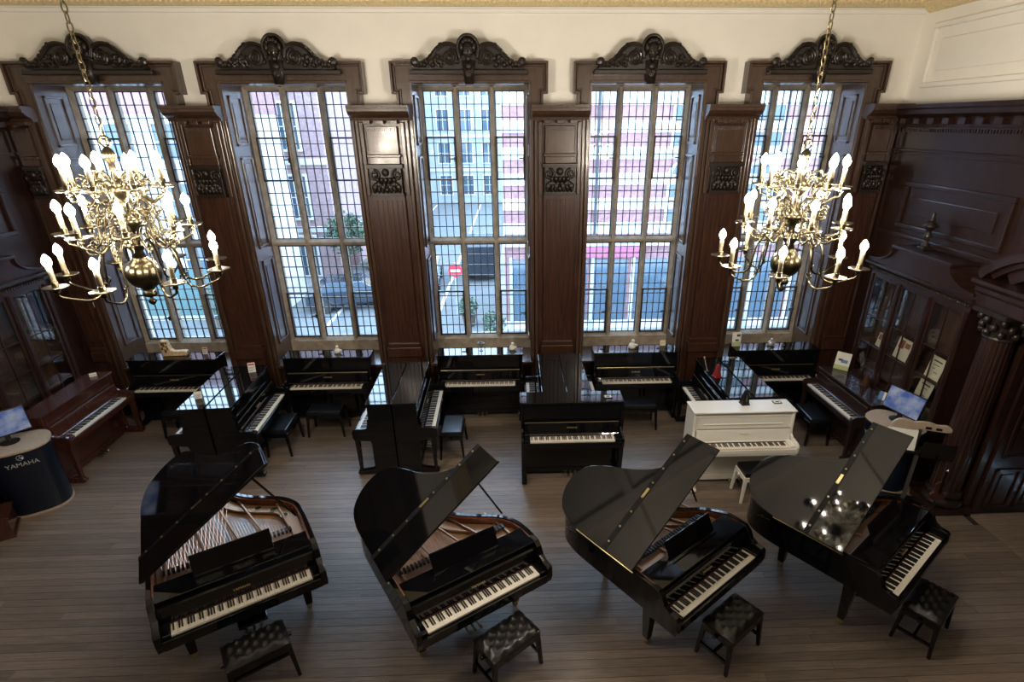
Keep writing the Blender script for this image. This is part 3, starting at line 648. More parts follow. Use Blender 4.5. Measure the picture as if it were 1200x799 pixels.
# ================================================================== GRAND PIANO
def rim_outline(L, off=0.0):
    hw = .745; e = L-.06
    pts = [(-hw, .28), (-hw, .8), (-hw, e-.62), (-hw+.012, e-.38), (-hw+.08, e-.16), (-hw+.24, e-.03), (-hw+.43, e), (-hw+.60, e-.07), (-.02, e-.27), (.08, e-.52), (.22, e-.76), (.42, e-.93), (.60, e-1.07), (.715, e-1.25), (hw, max(.40, e-1.45)), (hw, .28)]
    c = cat_rom(pts, 4)
    if off:
        out = []
        for i in range(len(c)):
            a = Vector(c[max(0, i-1)]); b = Vector(c[min(len(c)-1, i+1)]); d = (b-a).normalized(); n = Vector((-d.y, d.x))
            out.append((c[i][0]+n.x*off, c[i][1]+n.y*off))
        return out
    return c
def grand(name, L, phi=34.5):
    """origin on the floor below the middle of the key fronts; tail along +y, bass side -x"""
    r = empty(name); zt = 1.0; zb = .655
    o = rim_outline(L); i_ = rim_outline(L, -.045); n = len(o)
    mb = MB(); vs = []; fs = []
    for p, q in zip(o, i_):
        vs += [(p[0], p[1], zb), (p[0], p[1], zt), (q[0], q[1], zt), (q[0], q[1], zb)]
    for k in range(n-1):
        a = 4*k; b = a+4
        for m in range(4): fs.append((a+m, a+(m+1) % 4, b+(m+1) % 4, b+m))
    fs += [(0, 1, 2, 3), (4*n-1, 4*n-2, 4*n-3, 4*n-4)]
    mb._add(vs, fs); mb.obj('rim', 'ebony', r, bev=.004)
    # arms / cheeks
    arm = [(.29, .62), (.29, 1.0), (.20, .995), (.15, .95), (.11, .87), (.05, .835), (-.02, .825), (-.045, .80), (-.05, .70), (-.03, .62)]
    for sx in (-1, 1):
        a, b = sorted((sx*.745, sx*.685)); MB().prism(arm, 'x', a, b).obj('arm', 'ebony', r, bev=.006)
    MB().box(-.69, .69, -.035, .32, .62, .715).obj('key_bed', 'ebony', r, bev=.004)
    MB().box(-.69, .69, -.045, -.02, .66, .735).obj('key_slip', 'ebony', r, bev=.005)
    for sx in (-1, 1):
        a, b = sorted((sx*.62, sx*.685)); MB().box(a, b, -.018, .14, .71, .775).obj('key_block', 'ebony', r, bev=.008)
    add_keys(r, -.005, .752)
    MB().box(-.62, .62, .143, .150, .745, .766).obj('felt_strip', 'felt_red', r)
    fb = MB().prism([(.150, .755), (.155, .76), (.185, .90), (.20, .915), (.215, .90), (.20, .76)], 'x', -.684, .684).obj('fallboard', 'ebony', r, bev=.004)
    le = place('lettering', LET_GOLD, fb, (0, .163, .83)); le.rotation_euler = (math.radians(78), 0, 0)
    # belly: bottom, soundboard, iron plate with bars and black discs for shaded holes, strings
    inn = rim_outline(L, -.05)
    inner = [(x, max(y, .30)) for x, y in inn]
    MB().prism(inner, 'z', .66, .68).obj('bottom_board', 'ebony_satin', r)
    MB().prism(inner, 'z', .862, .87).obj('soundboard', 'soundboard', r)
    MB().box(-.69, .69, .22, .40, .87, .90).obj('pin_block', 'ebony_satin', r)
    pl = rim_outline(L, -.075); pin = rim_outline(L, -.19)
    m2 = MB(); n2 = len(pl); vs = []; fs = []
    for p, q in zip(pl, pin): vs += [(p[0], max(p[1], .42), .895), (p[0], max(p[1], .42), .915), (q[0], max(q[1], .42), .915), (q[0], max(q[1], .42), .895)]
    for k in range(n2-1):
        a = 4*k; b = a+4
        for m in range(4): fs.append((a+m, a+(m+1) % 4, b+(m+1) % 4, b+m))
    m2._add(vs, fs); m2.box(-.67, .67, .40, .60, .895, .916)
    plate = m2.obj('iron_plate', 'iron_plate', r)
    ra, rb = rim_outline(L, -.044), rim_outline(L, -.060); m3 = MB(); vs = []; fs = []
    for p, q in zip(ra, rb): vs += [(p[0], p[1], .868), (p[0], p[1], .985), (q[0], q[1], .985), (q[0], q[1], .868)]
    for k in range(len(ra)-1):
        a = 4*k; b = a+4
        for m in range(4): fs.append((a+m, a+(m+1) % 4, b+(m+1) % 4, b+m))
    m3._add(vs, fs); m3.obj('inner_rim', 'rim_veneer', r)
    for (xa, xb, yb) in ((-.60, -.56, L-.42), (-.22, -.40, L-.30), (.12, -.12, L-.45), (.36, .16, L-.82), (.58, .52, L-1.12)):
        yb = max(yb, .95)
        MB().tube([(xa, .52, .93), (xb, yb, .93)], .014, 6).obj('plate_bar', 'iron_plate', plate)
    for (hx, hy) in ((.56, .78), (.47, .92), (.33, 1.02), (.18, 1.18)):
        hh = MB().lathe([(.045, .914), (.047, .921), (.036, .922), (.034, .916)], 16, (hx, hy*(L/1.9), 0)); hh.obj('plate_hole_rim', 'brass', plate)
        MB().lathe([(.033, .9165), (.033, .9175)], 16, (hx, hy*(L/1.9), 0)).obj('plate_hole_shade', 'plastic_black', plate)  # thin black disc painting the shade inside each hole
    st = MB(); ncop = MB()
    for k in range(46):
        t = k/45; xa = -.60+1.18*t; ye = .62+(L-1.05)*(1-t)**1.15+.10; xb = xa-.16*(1-t)
        st.tube([(xa, .55, .926), (xb, max(.72, ye), .926)], .0016, 3)
    s_ = st.obj('strings', 'string', r); s_['kind'] = 'stuff'
    for k in range(16):
        t = k/15; ncop.tube([(-.10-.5*t, .56, .936), (.12-.70*t, L-.34-.10*t, .936)], .0028, 3)
    s_ = ncop.obj('bass_strings', 'copper_string', r); s_['kind'] = 'stuff'
    dm = MB()
    for k in range(30):
        x = -.60+1.16*k/29; dm.box(x-.012, x+.012, .60, .66, .93, .965)
    s_ = dm.obj('dampers', 'ebony_satin', r); s_['kind'] = 'stuff'
    # music desk: shelf, leaning desk, side lamps shelves
    MB().box(-.685, .685, .20, .46, .975, .99).obj('music_shelf', 'ebony', r, bev=.004)
    MB().prism([(.36, .992), (.375, .992), (.475, 1.17), (.46, 1.175)], 'x', -.36, .36).obj('music_desk', 'ebony', r, bev=.004)
    MB().box(-.36, .36, .335, .365, .99, 1.005).obj('desk_lip', 'ebony', r)
    # lid, hinged along the bass side
    lo = [(x, y) for x, y in rim_outline(L, .018)]
    lp = [(lo[0][0], .52)]+[p for p in lo if p[1] > .53]+[(lo[-1][0], .52)]
    hx = -.763
    lid = MB().prism([(x-hx, y) for x, y in lp], 'z', 0, .020).obj('lid', 'ebony', r, bev=.004); lid.location = (hx, 0, zt+.003); lid.rotation_euler = (0, -math.radians(phi), 0)
    fp = MB().box(.0, 1.515, .50, .905, .0225, .043).obj('lid_flap', 'ebony', lid, bev=.005)
    MB().box(.0, 1.515, .848, .9055, .0425, .0455).obj('edge_strip', 'strip_black', lid)
    bt = MB()
    for k in range(8): bt.lathe([(.011, .0445), (.011, .052), (.006, .056)], 10, (.10+k*1.32/7, .876, 0))
    bt.obj('lid_buttons', 'brass', lid); MB().box(.66, .78, .862, .890, .0445, .049).obj('lid_lock', 'brass', lid)
    MB().tube([(0, .5, 0), (0, L-.5, 0)], .007, 6).obj('lid_hinge', 'brass', lid)
    rr = 1.26; c, s = math.cos(math.radians(phi)), math.sin(math.radians(phi))
    MB().tube([(.66, .80, .97), (hx+rr*c, .82, zt+rr*s-.012)], .012, 6).obj('prop_stick', 'ebony', r)
    # legs, lyre
    for (x, y) in ((-.56, .40), (.56, .40), (-.26, L-.50)):
        lg = MB().taper(x, y, .085, .66, .036, .036, .062, .062).box(x-.07, x+.07, y-.07, y+.07, .60, .665).obj('leg', 'ebony', r, bev=.008)
        MB().box(x-.03, x+.03, y-.03, y+.03, .06, .09).lathe([(.012, -.014), (.03, -.012), (.034, 0), (.03, .012), (.012, .014)], 12, (x, y, .034)).obj('caster', 'brass', lg)
    ly = MB().box(-.14, .14, .40, .50, .09, .14).box(-.07, -.045, .44, .465, .13, .64).box(.045, .07, .44, .465, .13, .64).box(-.1, .1, .42, .48, .60, .66).obj('pedal_lyre', 'ebony', r, bev=.004)
    MB().tube([(-.05, .46, .15), (-.04, .80, .66)], .006, 5).tube([(.05, .46, .15), (.04, .80, .66)], .006, 5).obj('lyre_brace', 'brass', ly)
    for px in (-.07, 0, .07): MB().prism([(.41, .105), (.31, .10), (.28, .085), (.285, .075), (.41, .09)], 'x', px-.014, px+.014).obj('pedal', 'brass', ly, bev=.003)
    return r
GG = 'grand pianos in the front row with raised lids'
GR = [((-2.63, 3.93), 31.5, 2.33, 'black grand piano at the far left with its lid raised, longest of the four'), ((-.325, 3.875), 32.5, 1.90, 'black grand piano second from the left with its lid raised'), ((1.985, 3.99), 36.7, 1.79, 'black grand piano third from the left, lid raised, bench at its right'), ((4.125, 4.15), 37.0, 1.74, 'black grand piano at the far right reflecting the chandelier in its lid')]
for (x, y), a, L, lab in GR:
    put(grand('grand_piano', L), (x, y, 0), math.radians(a), lab, 'piano', GG)

# ================================================================== BENCHES
def tufted(lx, ly, nx, ny, z0, hh):
    b = MB(); NX, NY = nx*4, ny*4; vs = []; fs = []
    for j in range(NY+1):
        for i in range(NX+1):
            u, v = i/NX, j/NY
            edge = min(u, 1-u)*nx*2, min(v, 1-v)*ny*2
            e = min(1, edge[0]/.8+.0)**.5*min(1, edge[1]/.8)**.5
            a = abs(math.sin(PI*(u*nx+v*ny)))*abs(math.sin(PI*(u*nx-v*ny)))
            vs.append(((u-.5)*lx, (v-.5)*ly, z0+hh*(.25+.75*e)*(.50+.50*a**.75)))
    W1 = NX+1
    for j in range(NY):
        for i in range(NX): fs.append((j*W1+i, j*W1+i+1, (j+1)*W1+i+1, (j+1)*W1+i))
    b._add(vs, fs)
    return b
def bench(name, frame, pad, lx=.56, ly=.34, h=.49, tuft=True, stretch=True):
    r = empty(name); zf = h-.085
    if tuft:
        s = tufted(lx, ly, 4, 3, zf+.03, .078); s.obj('tufted_seat', pad, r, smooth=True); MB().box(-lx/2, lx/2, -ly/2, ly/2, zf+.005, zf+.048).obj('seat_pad', pad, r, bev=.012)
        bt = MB()
        for i in range(1, 8):
            for j in range(1, 6):
                if (i+j) % 2 == 0: bt.ell(((i/8-.5)*lx, (j/6-.5)*ly, zf+.068), (.008, .008, .005), 6, 4)
        bt.obj('buttons', pad, r)['kind'] = 'stuff'
    else: MB().box(-lx/2+.012, lx/2-.012, -ly/2+.012, ly/2-.012, zf+.0, h).obj('seat_pad', pad, r, bev=.02)
    for sx in (-1, 1):
        MB().box(sx*(lx/2-.012)-.011, sx*(lx/2-.012)+.011, -ly/2+.01, ly/2-.01, zf-.055, zf+.012).obj('apron', frame, r, bev=.003)
        MB().box(-lx/2+.01, lx/2-.01, sx*(ly/2-.012)-.011, sx*(ly/2-.012)+.011, zf-.055, zf+.012).obj('apron', frame, r, bev=.003)
        for sy in (-1, 1):
            MB().taper(sx*(lx/2+.004), sy*(ly/2+.004), 0, zf+.01, .016, .016, .023, .023, -sx*.03, -sy*.03).obj('leg', frame, r, bev=.003)
        if stretch: MB().box(sx*(lx/2-.008)-.012, sx*(lx/2-.008)+.012, -ly/2+.01, ly/2-.01, .13, .16).obj('stretcher', frame, r)
        MB().lathe([(.022, -.012), (.022, .012)], 12).obj('height_knob', frame, r, loc=(sx*(lx/2+.018), 0, zf-.02)).rotation_euler = (0, PI/2, 0)
    if stretch: MB().box(-lx/2+.01, lx/2-.01, -.012, .012, .13, .16).obj('stretcher', frame, r)
    return r
GB = 'tufted black benches at the grand pianos'
b0 = bench('piano_bench', 'ebony', 'leather')
for k, (x, y, a, lab) in enumerate([(-2.52, 3.73, 34, 'tufted black bench at the leftmost grand piano'), (-.14, 3.74, 38, 'tufted black bench at the second grand piano from the left'), (2.115, 3.875, 36, 'tufted black bench at the third grand piano from the left'), (4.215, 3.99, 38, 'tufted black bench at the rightmost grand piano')]):
    put(b0 if k == 0 else copy_tree(b0), (x, y, 0), math.radians(a), lab, 'bench', GB)
GBU = 'plain black benches at the upright pianos'
b1 = bench('piano_bench', 'ebony', 'leather_blue', .60, .36, .49, False, False)
for k, (x, y, a, lab) in enumerate([(-3.88, 7.95, 92, 'black bench with blue-black seat at the right-facing piano near the first pillar'), (-1.06, 7.76, 90, 'black bench with blue-black seat by the piano beside the middle window'), (4.98, 7.92, 88, 'black bench with shiny seat at the dark brown piano on the right'), (2.12, 8.42, 0, 'black bench at the upright under the fourth window'), (4.55, 8.45, 0, 'black bench at the upright under the far right window'), (-3.30, 8.42, 0, 'black bench at the upright under the second window'), (-5.75, 8.48, 0, 'black bench at the upright beside the mahogany piano')]):
    put(b1 if k == 0 else copy_tree(b1), (x, y, 0), math.radians(a), lab, 'bench', GBU)
bw = bench('piano_bench', 'white_lacquer', 'leather', .52, .34, .49, False, False); put(bw, (3.40, 6.36, 0), .03, 'white bench with black seat at the white piano', 'bench')

# ================================================================== CHANDELIERS
bulb_me = MB().lathe([(.012, 0), (.023, .014), (.0275, .032), (.023, .052), (.012, .070), (.002, .082)], 10).mesh('bulb', 'bulb', True)
candle_me = MB().lathe([(.0165, 0), (.0165, .115), (.012, .12)], 10).mesh('candle', 'candle', True)
pan_me = MB().lathe([(.012, -.035), (.020, -.02), (.012, -.008), (.03, -.002), (.066, .004), (.078, .012), (.076, .015), (.03, .008), (.020, .012), (.021, .04), (.017, .045)], 16).mesh('drip_pan', 'antique_brass', True)
def chandelier(name, loc, rot0, chain_top, label, s=1.0):
    r = empty(name, loc, rot0); tag(r, label, 'chandelier', 'brass chandeliers')
    MB().lathe([(.004, -.245), (.018, -.235), (.030, -.215), (.014, -.195), (.010, -.185), (.045, -.17), (.05, -.155), (.03, -.115)], 16).obj('finial', 'antique_brass', r, smooth=True)
    MB().lathe([(.03, -.13)]+[(.118*math.sin(PI*q/14), -.118*math.cos(PI*q/14)) for q in range(2, 13)]+[(.05, .12)], 48, rfun=lambda t, z: 1+.035*abs(math.cos(t*8))-.02).obj('globe', 'antique_brass', r, smooth=True)
    MB().lathe([(.05, .115), (.035, .16), (.055, .19), (.075, .21), (.06, .235), (.03, .25), (.026, .30), (.05, .33), (.085, .36), (.095, .40), (.07, .43), (.03, .45), (.024, .52), (.045, .55), (.07, .58), (.08, .62), (.05, .65), (.024, .67), (.02, .76), (.035, .79), (.045, .82), (.03, .85), (.012, .87)], 20).obj('stem', 'antique_brass', r, smooth=True)
    ring = [(.035*math.cos(a), 0, .90+.035*math.sin(a)) for a in [2*PI*q/12 for q in range(12)]]
    MB().tube(ring, .008, 6, True).obj('top_ring', 'antique_brass', r)
    tiers = [  # hub z, radius, pan z, dip, scroll height
        (.21, .525, .0, -.12, .12, 0), (.40, .375, .315, .20, .10, PI/8), (.61, .285, .60, .50, .085, 0)]
    for ti, (zh, R, zp, zd, sh, ph) in enumerate(tiers):
        path = [(.06, 0, zh), (.10, 0, zh+.05), (.16, 0, zh+.035), (R*.36+.05, 0, zh-.07 if ti == 0 else zh-.05), (R*.52, 0, zd+.05), (R*.68, 0, zd), (R*.86, 0, zd+.03), (R*.98, 0, zp-.06), (R, 0, zp-.03)]
        arm_me = MB().tube(cat_rom(path, 5), .0085, 6)
        arm_me.tube(spiral((R*.36+.07, 0, zh+.01), .05, .012, 1.3, PI, 16), .006, 5)
        arm_me.tube(spiral((R*.50, 0, zd+.085), .032, .008, 1.2, 0, 14, 'y', -1), .005, 5)
        arm_me = arm_me.mesh('arm', 'antique_brass', True)
        scr = MB().tube(cat_rom([(.03, 0, zh+.02), (.07, 0, zh+sh), (.13, 0, zh+sh+.02), (.165, 0, zh+sh-.03), (.145, 0, zh+sh-.07), (.115, 0, zh+sh-.055), (.12, 0, zh+sh-.025)], 4), .0075, 5)
        scr.tube(spiral((.20, 0, zh+.03+sh*.2), .045, .01, 1.4, PI/2, 16), .006, 5)
        scr = scr.mesh('scroll', 'antique_brass', True)
        for k in range(8):
            a = ph+k*PI/4
            o = place('arm', arm_me, r); o.rotation_euler = (0, 0, a)
            q = place('scroll', scr, r); q.rotation_euler = (0, 0, a+PI/8)
            place('drip_pan', pan_me, o, (R, 0, zp)); place('candle', candle_me, o, (R, 0, zp+.035)); place('bulb', bulb_me, o, (R, 0, zp+.152))
    ch = MB(); z = .925; k = 0
    while loc[2]+s*z < chain_top-.05:
        pts = []
        for q in range(10):
            a = 2*PI*q/10; u, w = .016*math.cos(a), .034*math.sin(a)
            pts.append((u, 0, z+w) if k % 2 == 0 else (0, u, z+w))
        ch.tube(pts, .0048, 5, True); z += .053; k += 1
    o = ch.obj('chain', 'brass_dull', r); o['kind'] = 'stuff'  # paler brass than the stem, lamplight on the links put into the colour
    MB().lathe([(.012, z-.03), (.05, z+.0), (.07, z+.05)], 16).obj('ceiling_rose', 'antique_brass', r, smooth=True)
    if s != 1: r.scale = (s, s, s)
    return r
chandelier('chandelier', (-2.75, 4.08, 3.94), .10, 6.80, 'brass candle chandelier on the left with three tiers of lit bulbs')
chandelier('chandelier', (2.22, 4.36, 3.89), .26, 6.80, 'brass candle chandelier on the right, hanging before the panelled wall')

# ================================================================== BOOKCASES
def bookcase(name, w, label):
    """back on y=0, glazed front towards -y"""
    r = empty(name); tag(r, label, 'bookcase', 'glazed bookcases'); h = w/2; d = .30; z0 = .98; z1 = 2.74; M = 'panel_shaded'
    MB().box(-h-.03, h+.03, -d-.01, 0, 0, .10).obj('plinth', M, r, bev=.01)
    MB().box(-h, h, -d+.03, 0, .10, .93).obj('base_cabinet', M, r, bev=.006)
    for k in range(3):
        x0 = -h+.05+k*(w-.10)/3; x1 = x0+(w-.10)/3-.03
        dd = MB().box(x0, x1, -d+.01, -d+.03, .14, .90).obj('base_door', M, r, bev=.006); MB().box(x0+.09, x1-.09, -d-.002, -d+.01, .23, .81).obj('field', M, dd, bev=.008)
    MB().box(-h-.03, h+.03, -d-.02, 0, .93, .985).obj('base_top', M, r, bev=.01)
    for sx in (-1, 1): MB().box(sx*h-(.04 if sx > 0 else 0), sx*h+(.04 if sx < 0 else 0), -d, 0, z0, z1).obj('side_panel', M, r, bev=.004)
    MB().box(-h+.04, h-.04, -.02, 0, z0, z1).obj('back_panel', 'bookcase_inner', r)
    for z in (1.0, 1.20, 1.60, 2.05): MB().box(-h+.04, h-.04, -d+.05, -.02, z-.012, z+.012).obj('shelf', 'bookcase_inner', r)
    for k in range(4):
        x = -h+.03+k*(w-.06)/3
        st = MB().box(x-.03, x+.03, -d-.02, -d+.02, z0, z1)
        for q in (-.018, 0, .018): st.tube([(x+q, -d-.022, z0+.03), (x+q, -d-.022, z1-.03)], .007, 5)
        st.obj('stile', M, r)
    for k in range(3):
        x0 = -h+.06+k*(w-.06)/3; x1 = -h+.0+(k+1)*(w-.06)/3; zb, zt = z0+.0, z1-.02
        dd = empty('glazed_door', (0, 0, 0), 0, r)
        f = .055
        MB().box(x0, x0+f, -d-.006, -d+.022, zb, zt).box(x1-f, x1, -d-.006, -d+.022, zb, zt).box(x0+f, x1-f, -d-.006, -d+.022, zb, zb+f).box(x0+f, x1-f, -d-.006, -d+.022, zt-f, zt).obj('door_frame', M, dd, bev=.004)
        xm = (x0+x1)/2; bars = MB().box(xm-.008, xm+.008, -d-.004, -d+.012, zb+f, zt-f)
        zz = [zb+f, 1.60, 2.05, zt-f]
        for z in zz[1:-1]: bars.box(x0+f, x1-f, -d-.004, -d+.012, z-.008, z+.008)
        bars.obj('glazing_bars', M, dd)
        for (a, b) in ((x0+f, xm-.008), (xm+.008, x1-f)):
            for q in range(3): MB().box(a, b, -d+.002, -d+.006, zz[q]+.008, zz[q+1]-.008).obj('pane', 'bookcase_glass', dd)
    MB().box(-h-.01, h+.01, -d-.02, 0, z1-.02, z1+.04).obj('frieze', M, r)
    dt = MB(); n = int(w/.045)
    for k in range(n): dt.ell((-h+(k+.5)*w/n, -d-.035, z1+.055), (.017, .02, .02), 6, 4)
    o = dt.obj('egg_moulding', 'carved', r, smooth=True); o['kind'] = 'stuff'
    MB().prism([(0, z1+.04), (-d-.02, z1+.04), (-d-.03, z1+.075), (-d-.08, z1+.10), (-d-.11, z1+.13), (-d-.12, z1+.17), (0, z1+.17)], 'x', -h-.09, h+.09).obj('cornice', M, r)
    # pediment with concave shoulders
    zc = z1+.17; H_ = .30; e = h+.06; s = .50
    pts = [(-e, zc), (e, zc)]
    pts += [(e-s*(1-math.cos(q*PI/2/8))*1.0 if False else e-s*math.sin(q*PI/2/8), zc+.03+(H_-.06)*(1-math.cos(q*PI/2/8))) for q in range(9)]
    pts += [(e-s, zc+H_), (-e+s, zc+H_)]
    pts += [(-e+s*math.sin(q*PI/2/8), zc+.03+(H_-.06)*(1-math.cos(q*PI/2/8))) for q in range(8, -1, -1)]
    MB().prism(pts, 'y', -d-.05, -.02).obj('pediment', M, r)
    cap = MB()
    cap.box(-e+s-.03, e-s+.03, -d-.10, 0, zc+H_-.01, zc+H_+.035)
    cap.obj('pediment_cap', M, r, bev=.01)
    for sx in (-1, 1):
        cv = [(sx*(e-s*math.sin(q*PI/2/8)), zc+.03+(H_-.06)*(1-math.cos(q*PI/2/8))) for q in range(9)]
        MB().prism(cv+[(x-sx*.0, z+.035) for x, z in reversed(cv)], 'y', -d-.09, -.01).obj('pediment_sweep', M, r)
    return r
bc_r = bookcase('bookcase', 2.06, 'glazed dark bookcase on the right wall with leaflets on its shelves'); bc_r.location = (XR-.001, 7.47, 0); bc_r.rotation_euler = (0, 0, -D90)
bc_l = copy_tree(bc_r); bc_l.location = (XL+.001, 7.43, 0); bc_l.rotation_euler = (0, 0, D90); tag(bc_l, 'glazed dark bookcase on the left wall behind the mahogany piano')
# urn finial standing on the right bookcase
ur = empty('urn', (5.92, 7.70, 3.246)); tag(ur, 'dark turned wooden urn on top of the right bookcase', 'urn')
MB().box(-.075, .075, -.075, .075, 0, .05).obj('foot', 'carved', ur, bev=.01)
MB().lathe([(.06, .05), (.05, .08), (.03, .10), (.028, .13), (.05, .17), (.055, .20), (.035, .23), (.03, .26), (.06, .30), (.10, .33), (.095, .35), (.06, .37), (.05, .40)], 18).obj('body', 'carved', ur, smooth=True)
MB().lathe([(.05, .40), (.045, .43), (.02, .46), (.028, .49), (.01, .53), (.001, .54)], 14).obj('lid', 'carved', ur, smooth=True)

# ================================================================== INFORMATION DESKS WITH SCREENS
def stadium(a, b, n=2.6, N=48):
    out = []
    for k in range(N):
        t = 2*PI*k/N; c, s = math.cos(t), math.sin(t); out.append((a*math.copysign(abs(c)**(2/n), c), b*math.copysign(abs(s)**(2/n), s)))
    return out
LET_DESK = text_mesh('YAMAHA', .085, 'silver_letter', .002)
def desk(name, loc, rz, label, a=.46, b=.38, ta=-PI/2):
    r = empty(name, loc, rz); tag(r, label, 'desk', 'navy information desks')
    MB().prism(stadium(a-.01, b-.01), 'z', .0, .03).obj('floor_rim', 'maple', r); MB().prism(stadium(a-.02, b-.02), 'z', .03, .965).obj('drum', 'desk_blue', r, smooth=False); MB().prism(stadium(a, b), 'z', .965, 1.0).obj('top', 'maple', r, bev=.008)
    x = (a-.02)*math.cos(ta)*1.0; y = (b-.02)*math.sin(ta)
    return r, x, y
d1, _, _ = desk('information_desk', (-6.83, 6.60, 0), math.radians(35), 'navy drum desk with pale wooden top by the mahogany piano', .37, .32)
o = place('lettering', LET_DESK, d1, (.03, -.3015, .80)); o.rotation_euler = (PI/2, 0, 0)
em = MB()
em.tube([(.035*math.cos(2*PI*q/20), 0, .035*math.sin(2*PI*q/20)) for q in range(20)], .003, 5, True)
for q in range(3):
    a = PI/2+q*2*PI/3; em.tube([(.006*math.cos(a), 0, .006*math.sin(a)), (.034*math.cos(a), 0, .034*math.sin(a))], .003, 5)
em_me = em.mesh('emblem', 'silver_letter'); place('emblem', em_me, d1, (.03, -.301, .90))
d2, _, _ = desk('information_desk', (5.44, 6.66, 0), math.radians(-62), 'navy drum desk with pale wooden top before the right bookcase', .38, .29)
o = place('lettering', LET_DESK, d2, (-.08, -.2705, .80)); o.rotation_euler = (PI/2, 0, 0); place('emblem', em_me, d2, (-.08, -.270, .90))
def monitor(name, loc, rz, label, tilt=8):
    r = empty(name, loc, rz); tag(r, label, 'screen', 'flat desk screens')
    MB().lathe([(.11, 0), (.11, .008), (.03, .016), (.022, .05)], 24).obj('stand_foot', 'plastic_black', r, smooth=False)
    MB().box(-.03, .03, .01, .035, .04, .16).obj('stand_neck', 'plastic_black', r)
    p = empty('display', (0, 0, .10), 0, r); p.rotation_euler = (math.radians(-tilt), 0, 0)
    MB().box(-.275, .275, -.012, .03, 0, .345).obj('bezel', 'plastic_black', p, bev=.006); MB().box(-.262, .262, -.0145, -.012, .018, .332).obj('screen', 'screen', p)
    return r
monitor('monitor', (-6.92, 6.62, 1.001), math.radians(52), 'flat screen showing blue sky on the left drum desk')
monitor('monitor', (5.50, 6.72, 1.001), math.radians(-72), 'flat screen showing pale clouds on the right drum desk', 14)

# ================================================================== SMALL THINGS
def slab(name, loc, rz, w, h, lean, mat, label, cat, parts=(), group=None, t=.004):
    """upright card leaning back; front towards -y"""
    r = empty(name, loc, rz); tag(r, label, cat, group)
    c = MB().box(-w/2, w/2, 0, t, 0, h).obj('card', mat, r); c.rotation_euler = (-math.radians(lean), 0, 0); c.location.z = .0015
    for (x0, x1, z0, z1, m) in parts: MB().box(x0*w-w/2, x1*w-w/2, -.0012, 0, z0*h, z1*h).obj('print', m, c)
    MB().prism([(t, h*.75), (t+.002, h*.75), (t+h*.35, (t+h*.35)*math.tan(math.radians(lean))+.001), (t+h*.35-.004, (t+h*.35)*math.tan(math.radians(lean))+.001)], 'x', -.012, .012).obj('strut', mat, c)
    return r
PR = [(.08, .92, .72, .9, 'ink_red'), (.1, .9, .5, .54, 'ink'), (.1, .7, .4, .43, 'ink'), (.1, .9, .28, .31, 'ink'), (.1, .6, .12, .2, 'ink_blue')]
slab('price_card', (-5.50, 9.10, 1.231), 0, .085, .12, 10, 'paper', 'price card on the piano beside the carved wooden block', 'card', PR, 'price cards')
slab('price_card', (-4.33, 8.28, 1.231), .25, .11, .16, 12, 'paper', 'red and white price card on the back-to-back pianos by the first pillar', 'card', PR, 'price cards')
slab('price_card', (-4.72, 7.36, 1.231), .3, .10, .11, 12, 'paper', 'white card at the near end of the left-facing piano', 'card', PR[1:], 'price cards')
slab('price_card', (2.66, 9.14, 1.231), 0, .10, .10, 8, 'paper_cream', 'small cream card on the upright under the fourth window', 'card', PR[1:3], 'price cards')
slab('price_card', (-6.98, 8.40, 1.151), .6, .10, .06, 20, 'paper', 'small white card on the mahogany piano', 'card', PR[1:3], 'price cards')
slab('leaflet', (3.98, 9.05, 1.231), .06, .165, .26, 8, 'paper', 'green and white leaflet on the far right window piano', 'leaflet', [(0, 1, 0, .32, 'paper_green'), (.35, .75, .36, .5, 'ink'), (.5, .9, .68, .85, 'ink')], 'leaflets')
slab('leaflet', (5.60, 8.42, 1.021), -.75, .23, .30, 16, 'paper', 'green and white leaflet on the dark brown piano', 'leaflet', [(0, 1, 0, .25, 'paper_green'), (.4, .85, .4, .58, 'ink_blue'), (.2, .5, .5, .62, 'ink')], 'leaflets')
slab('price_card', (5.62, 7.28, 1.021), -.9, .12, .13, 12, 'paper', 'small bright card at the near end of the dark brown piano', 'card', [(0, .5, 0, 1, 'ink_blue')], 'price cards')
# leaflets behind the bookcase glass
for (y, z, w, h, lab, m) in ((7.50, 1.613, .30, .32, 'brown patterned leaflet on the bookcase shelf behind the middle door', 'paper_cream'), (7.22, 1.613, .14, .24, 'cream booklet half hidden behind the bookcase stile', 'paper_cream'), (6.80, 1.613, .27, .32, 'pale green leaflet on the upper shelf behind the nearest bookcase door', 'paper_cream'), (6.88, 1.213, .27, .32, 'pale green leaflet below another behind the nearest bookcase door', 'paper_cream'), (8.02, 1.613, .15, .22, 'small cream card behind the farthest bookcase door', 'paper_cream')):
    pr = [(.2, .8, .78, .84, 'ink'), (.3, .7, .62, .65, 'ink'), (.3, .5, .45, .48, 'ink'), (.5, .75, .3, .33, 'ink')] if 'green' in lab else [(.1, .5, .5, .9, 'ink_brown'), (.55, .9, .6, .85, 'ink_brown')]
    slab('leaflet', (5.86, y, z), -D90, w, h, 10, m, lab, 'leaflet', pr, 'leaflets in the bookcase')
def metronome(loc, rz, mat, label, sc=1, rod=False):
    r = empty('metronome', loc, rz); tag(r, label, 'metronome', 'metronomes')
    MB().taper(0, 0, .012, .19*sc, .052*sc, .052*sc, .022*sc, .022*sc).obj('case', mat, r, bev=.004); MB().box(-.058*sc, .058*sc, -.058*sc, .058*sc, 0, .014).obj('foot', mat, r, bev=.003)
    MB().taper(0, 0, .19*sc, .215*sc, .024*sc, .024*sc, .010*sc, .010*sc).obj('cap', mat, r)
    MB().box(-.004, .004, -.045*sc, -.040*sc, .03, .16*sc).obj('pendulum', 'brass', r)
    return r
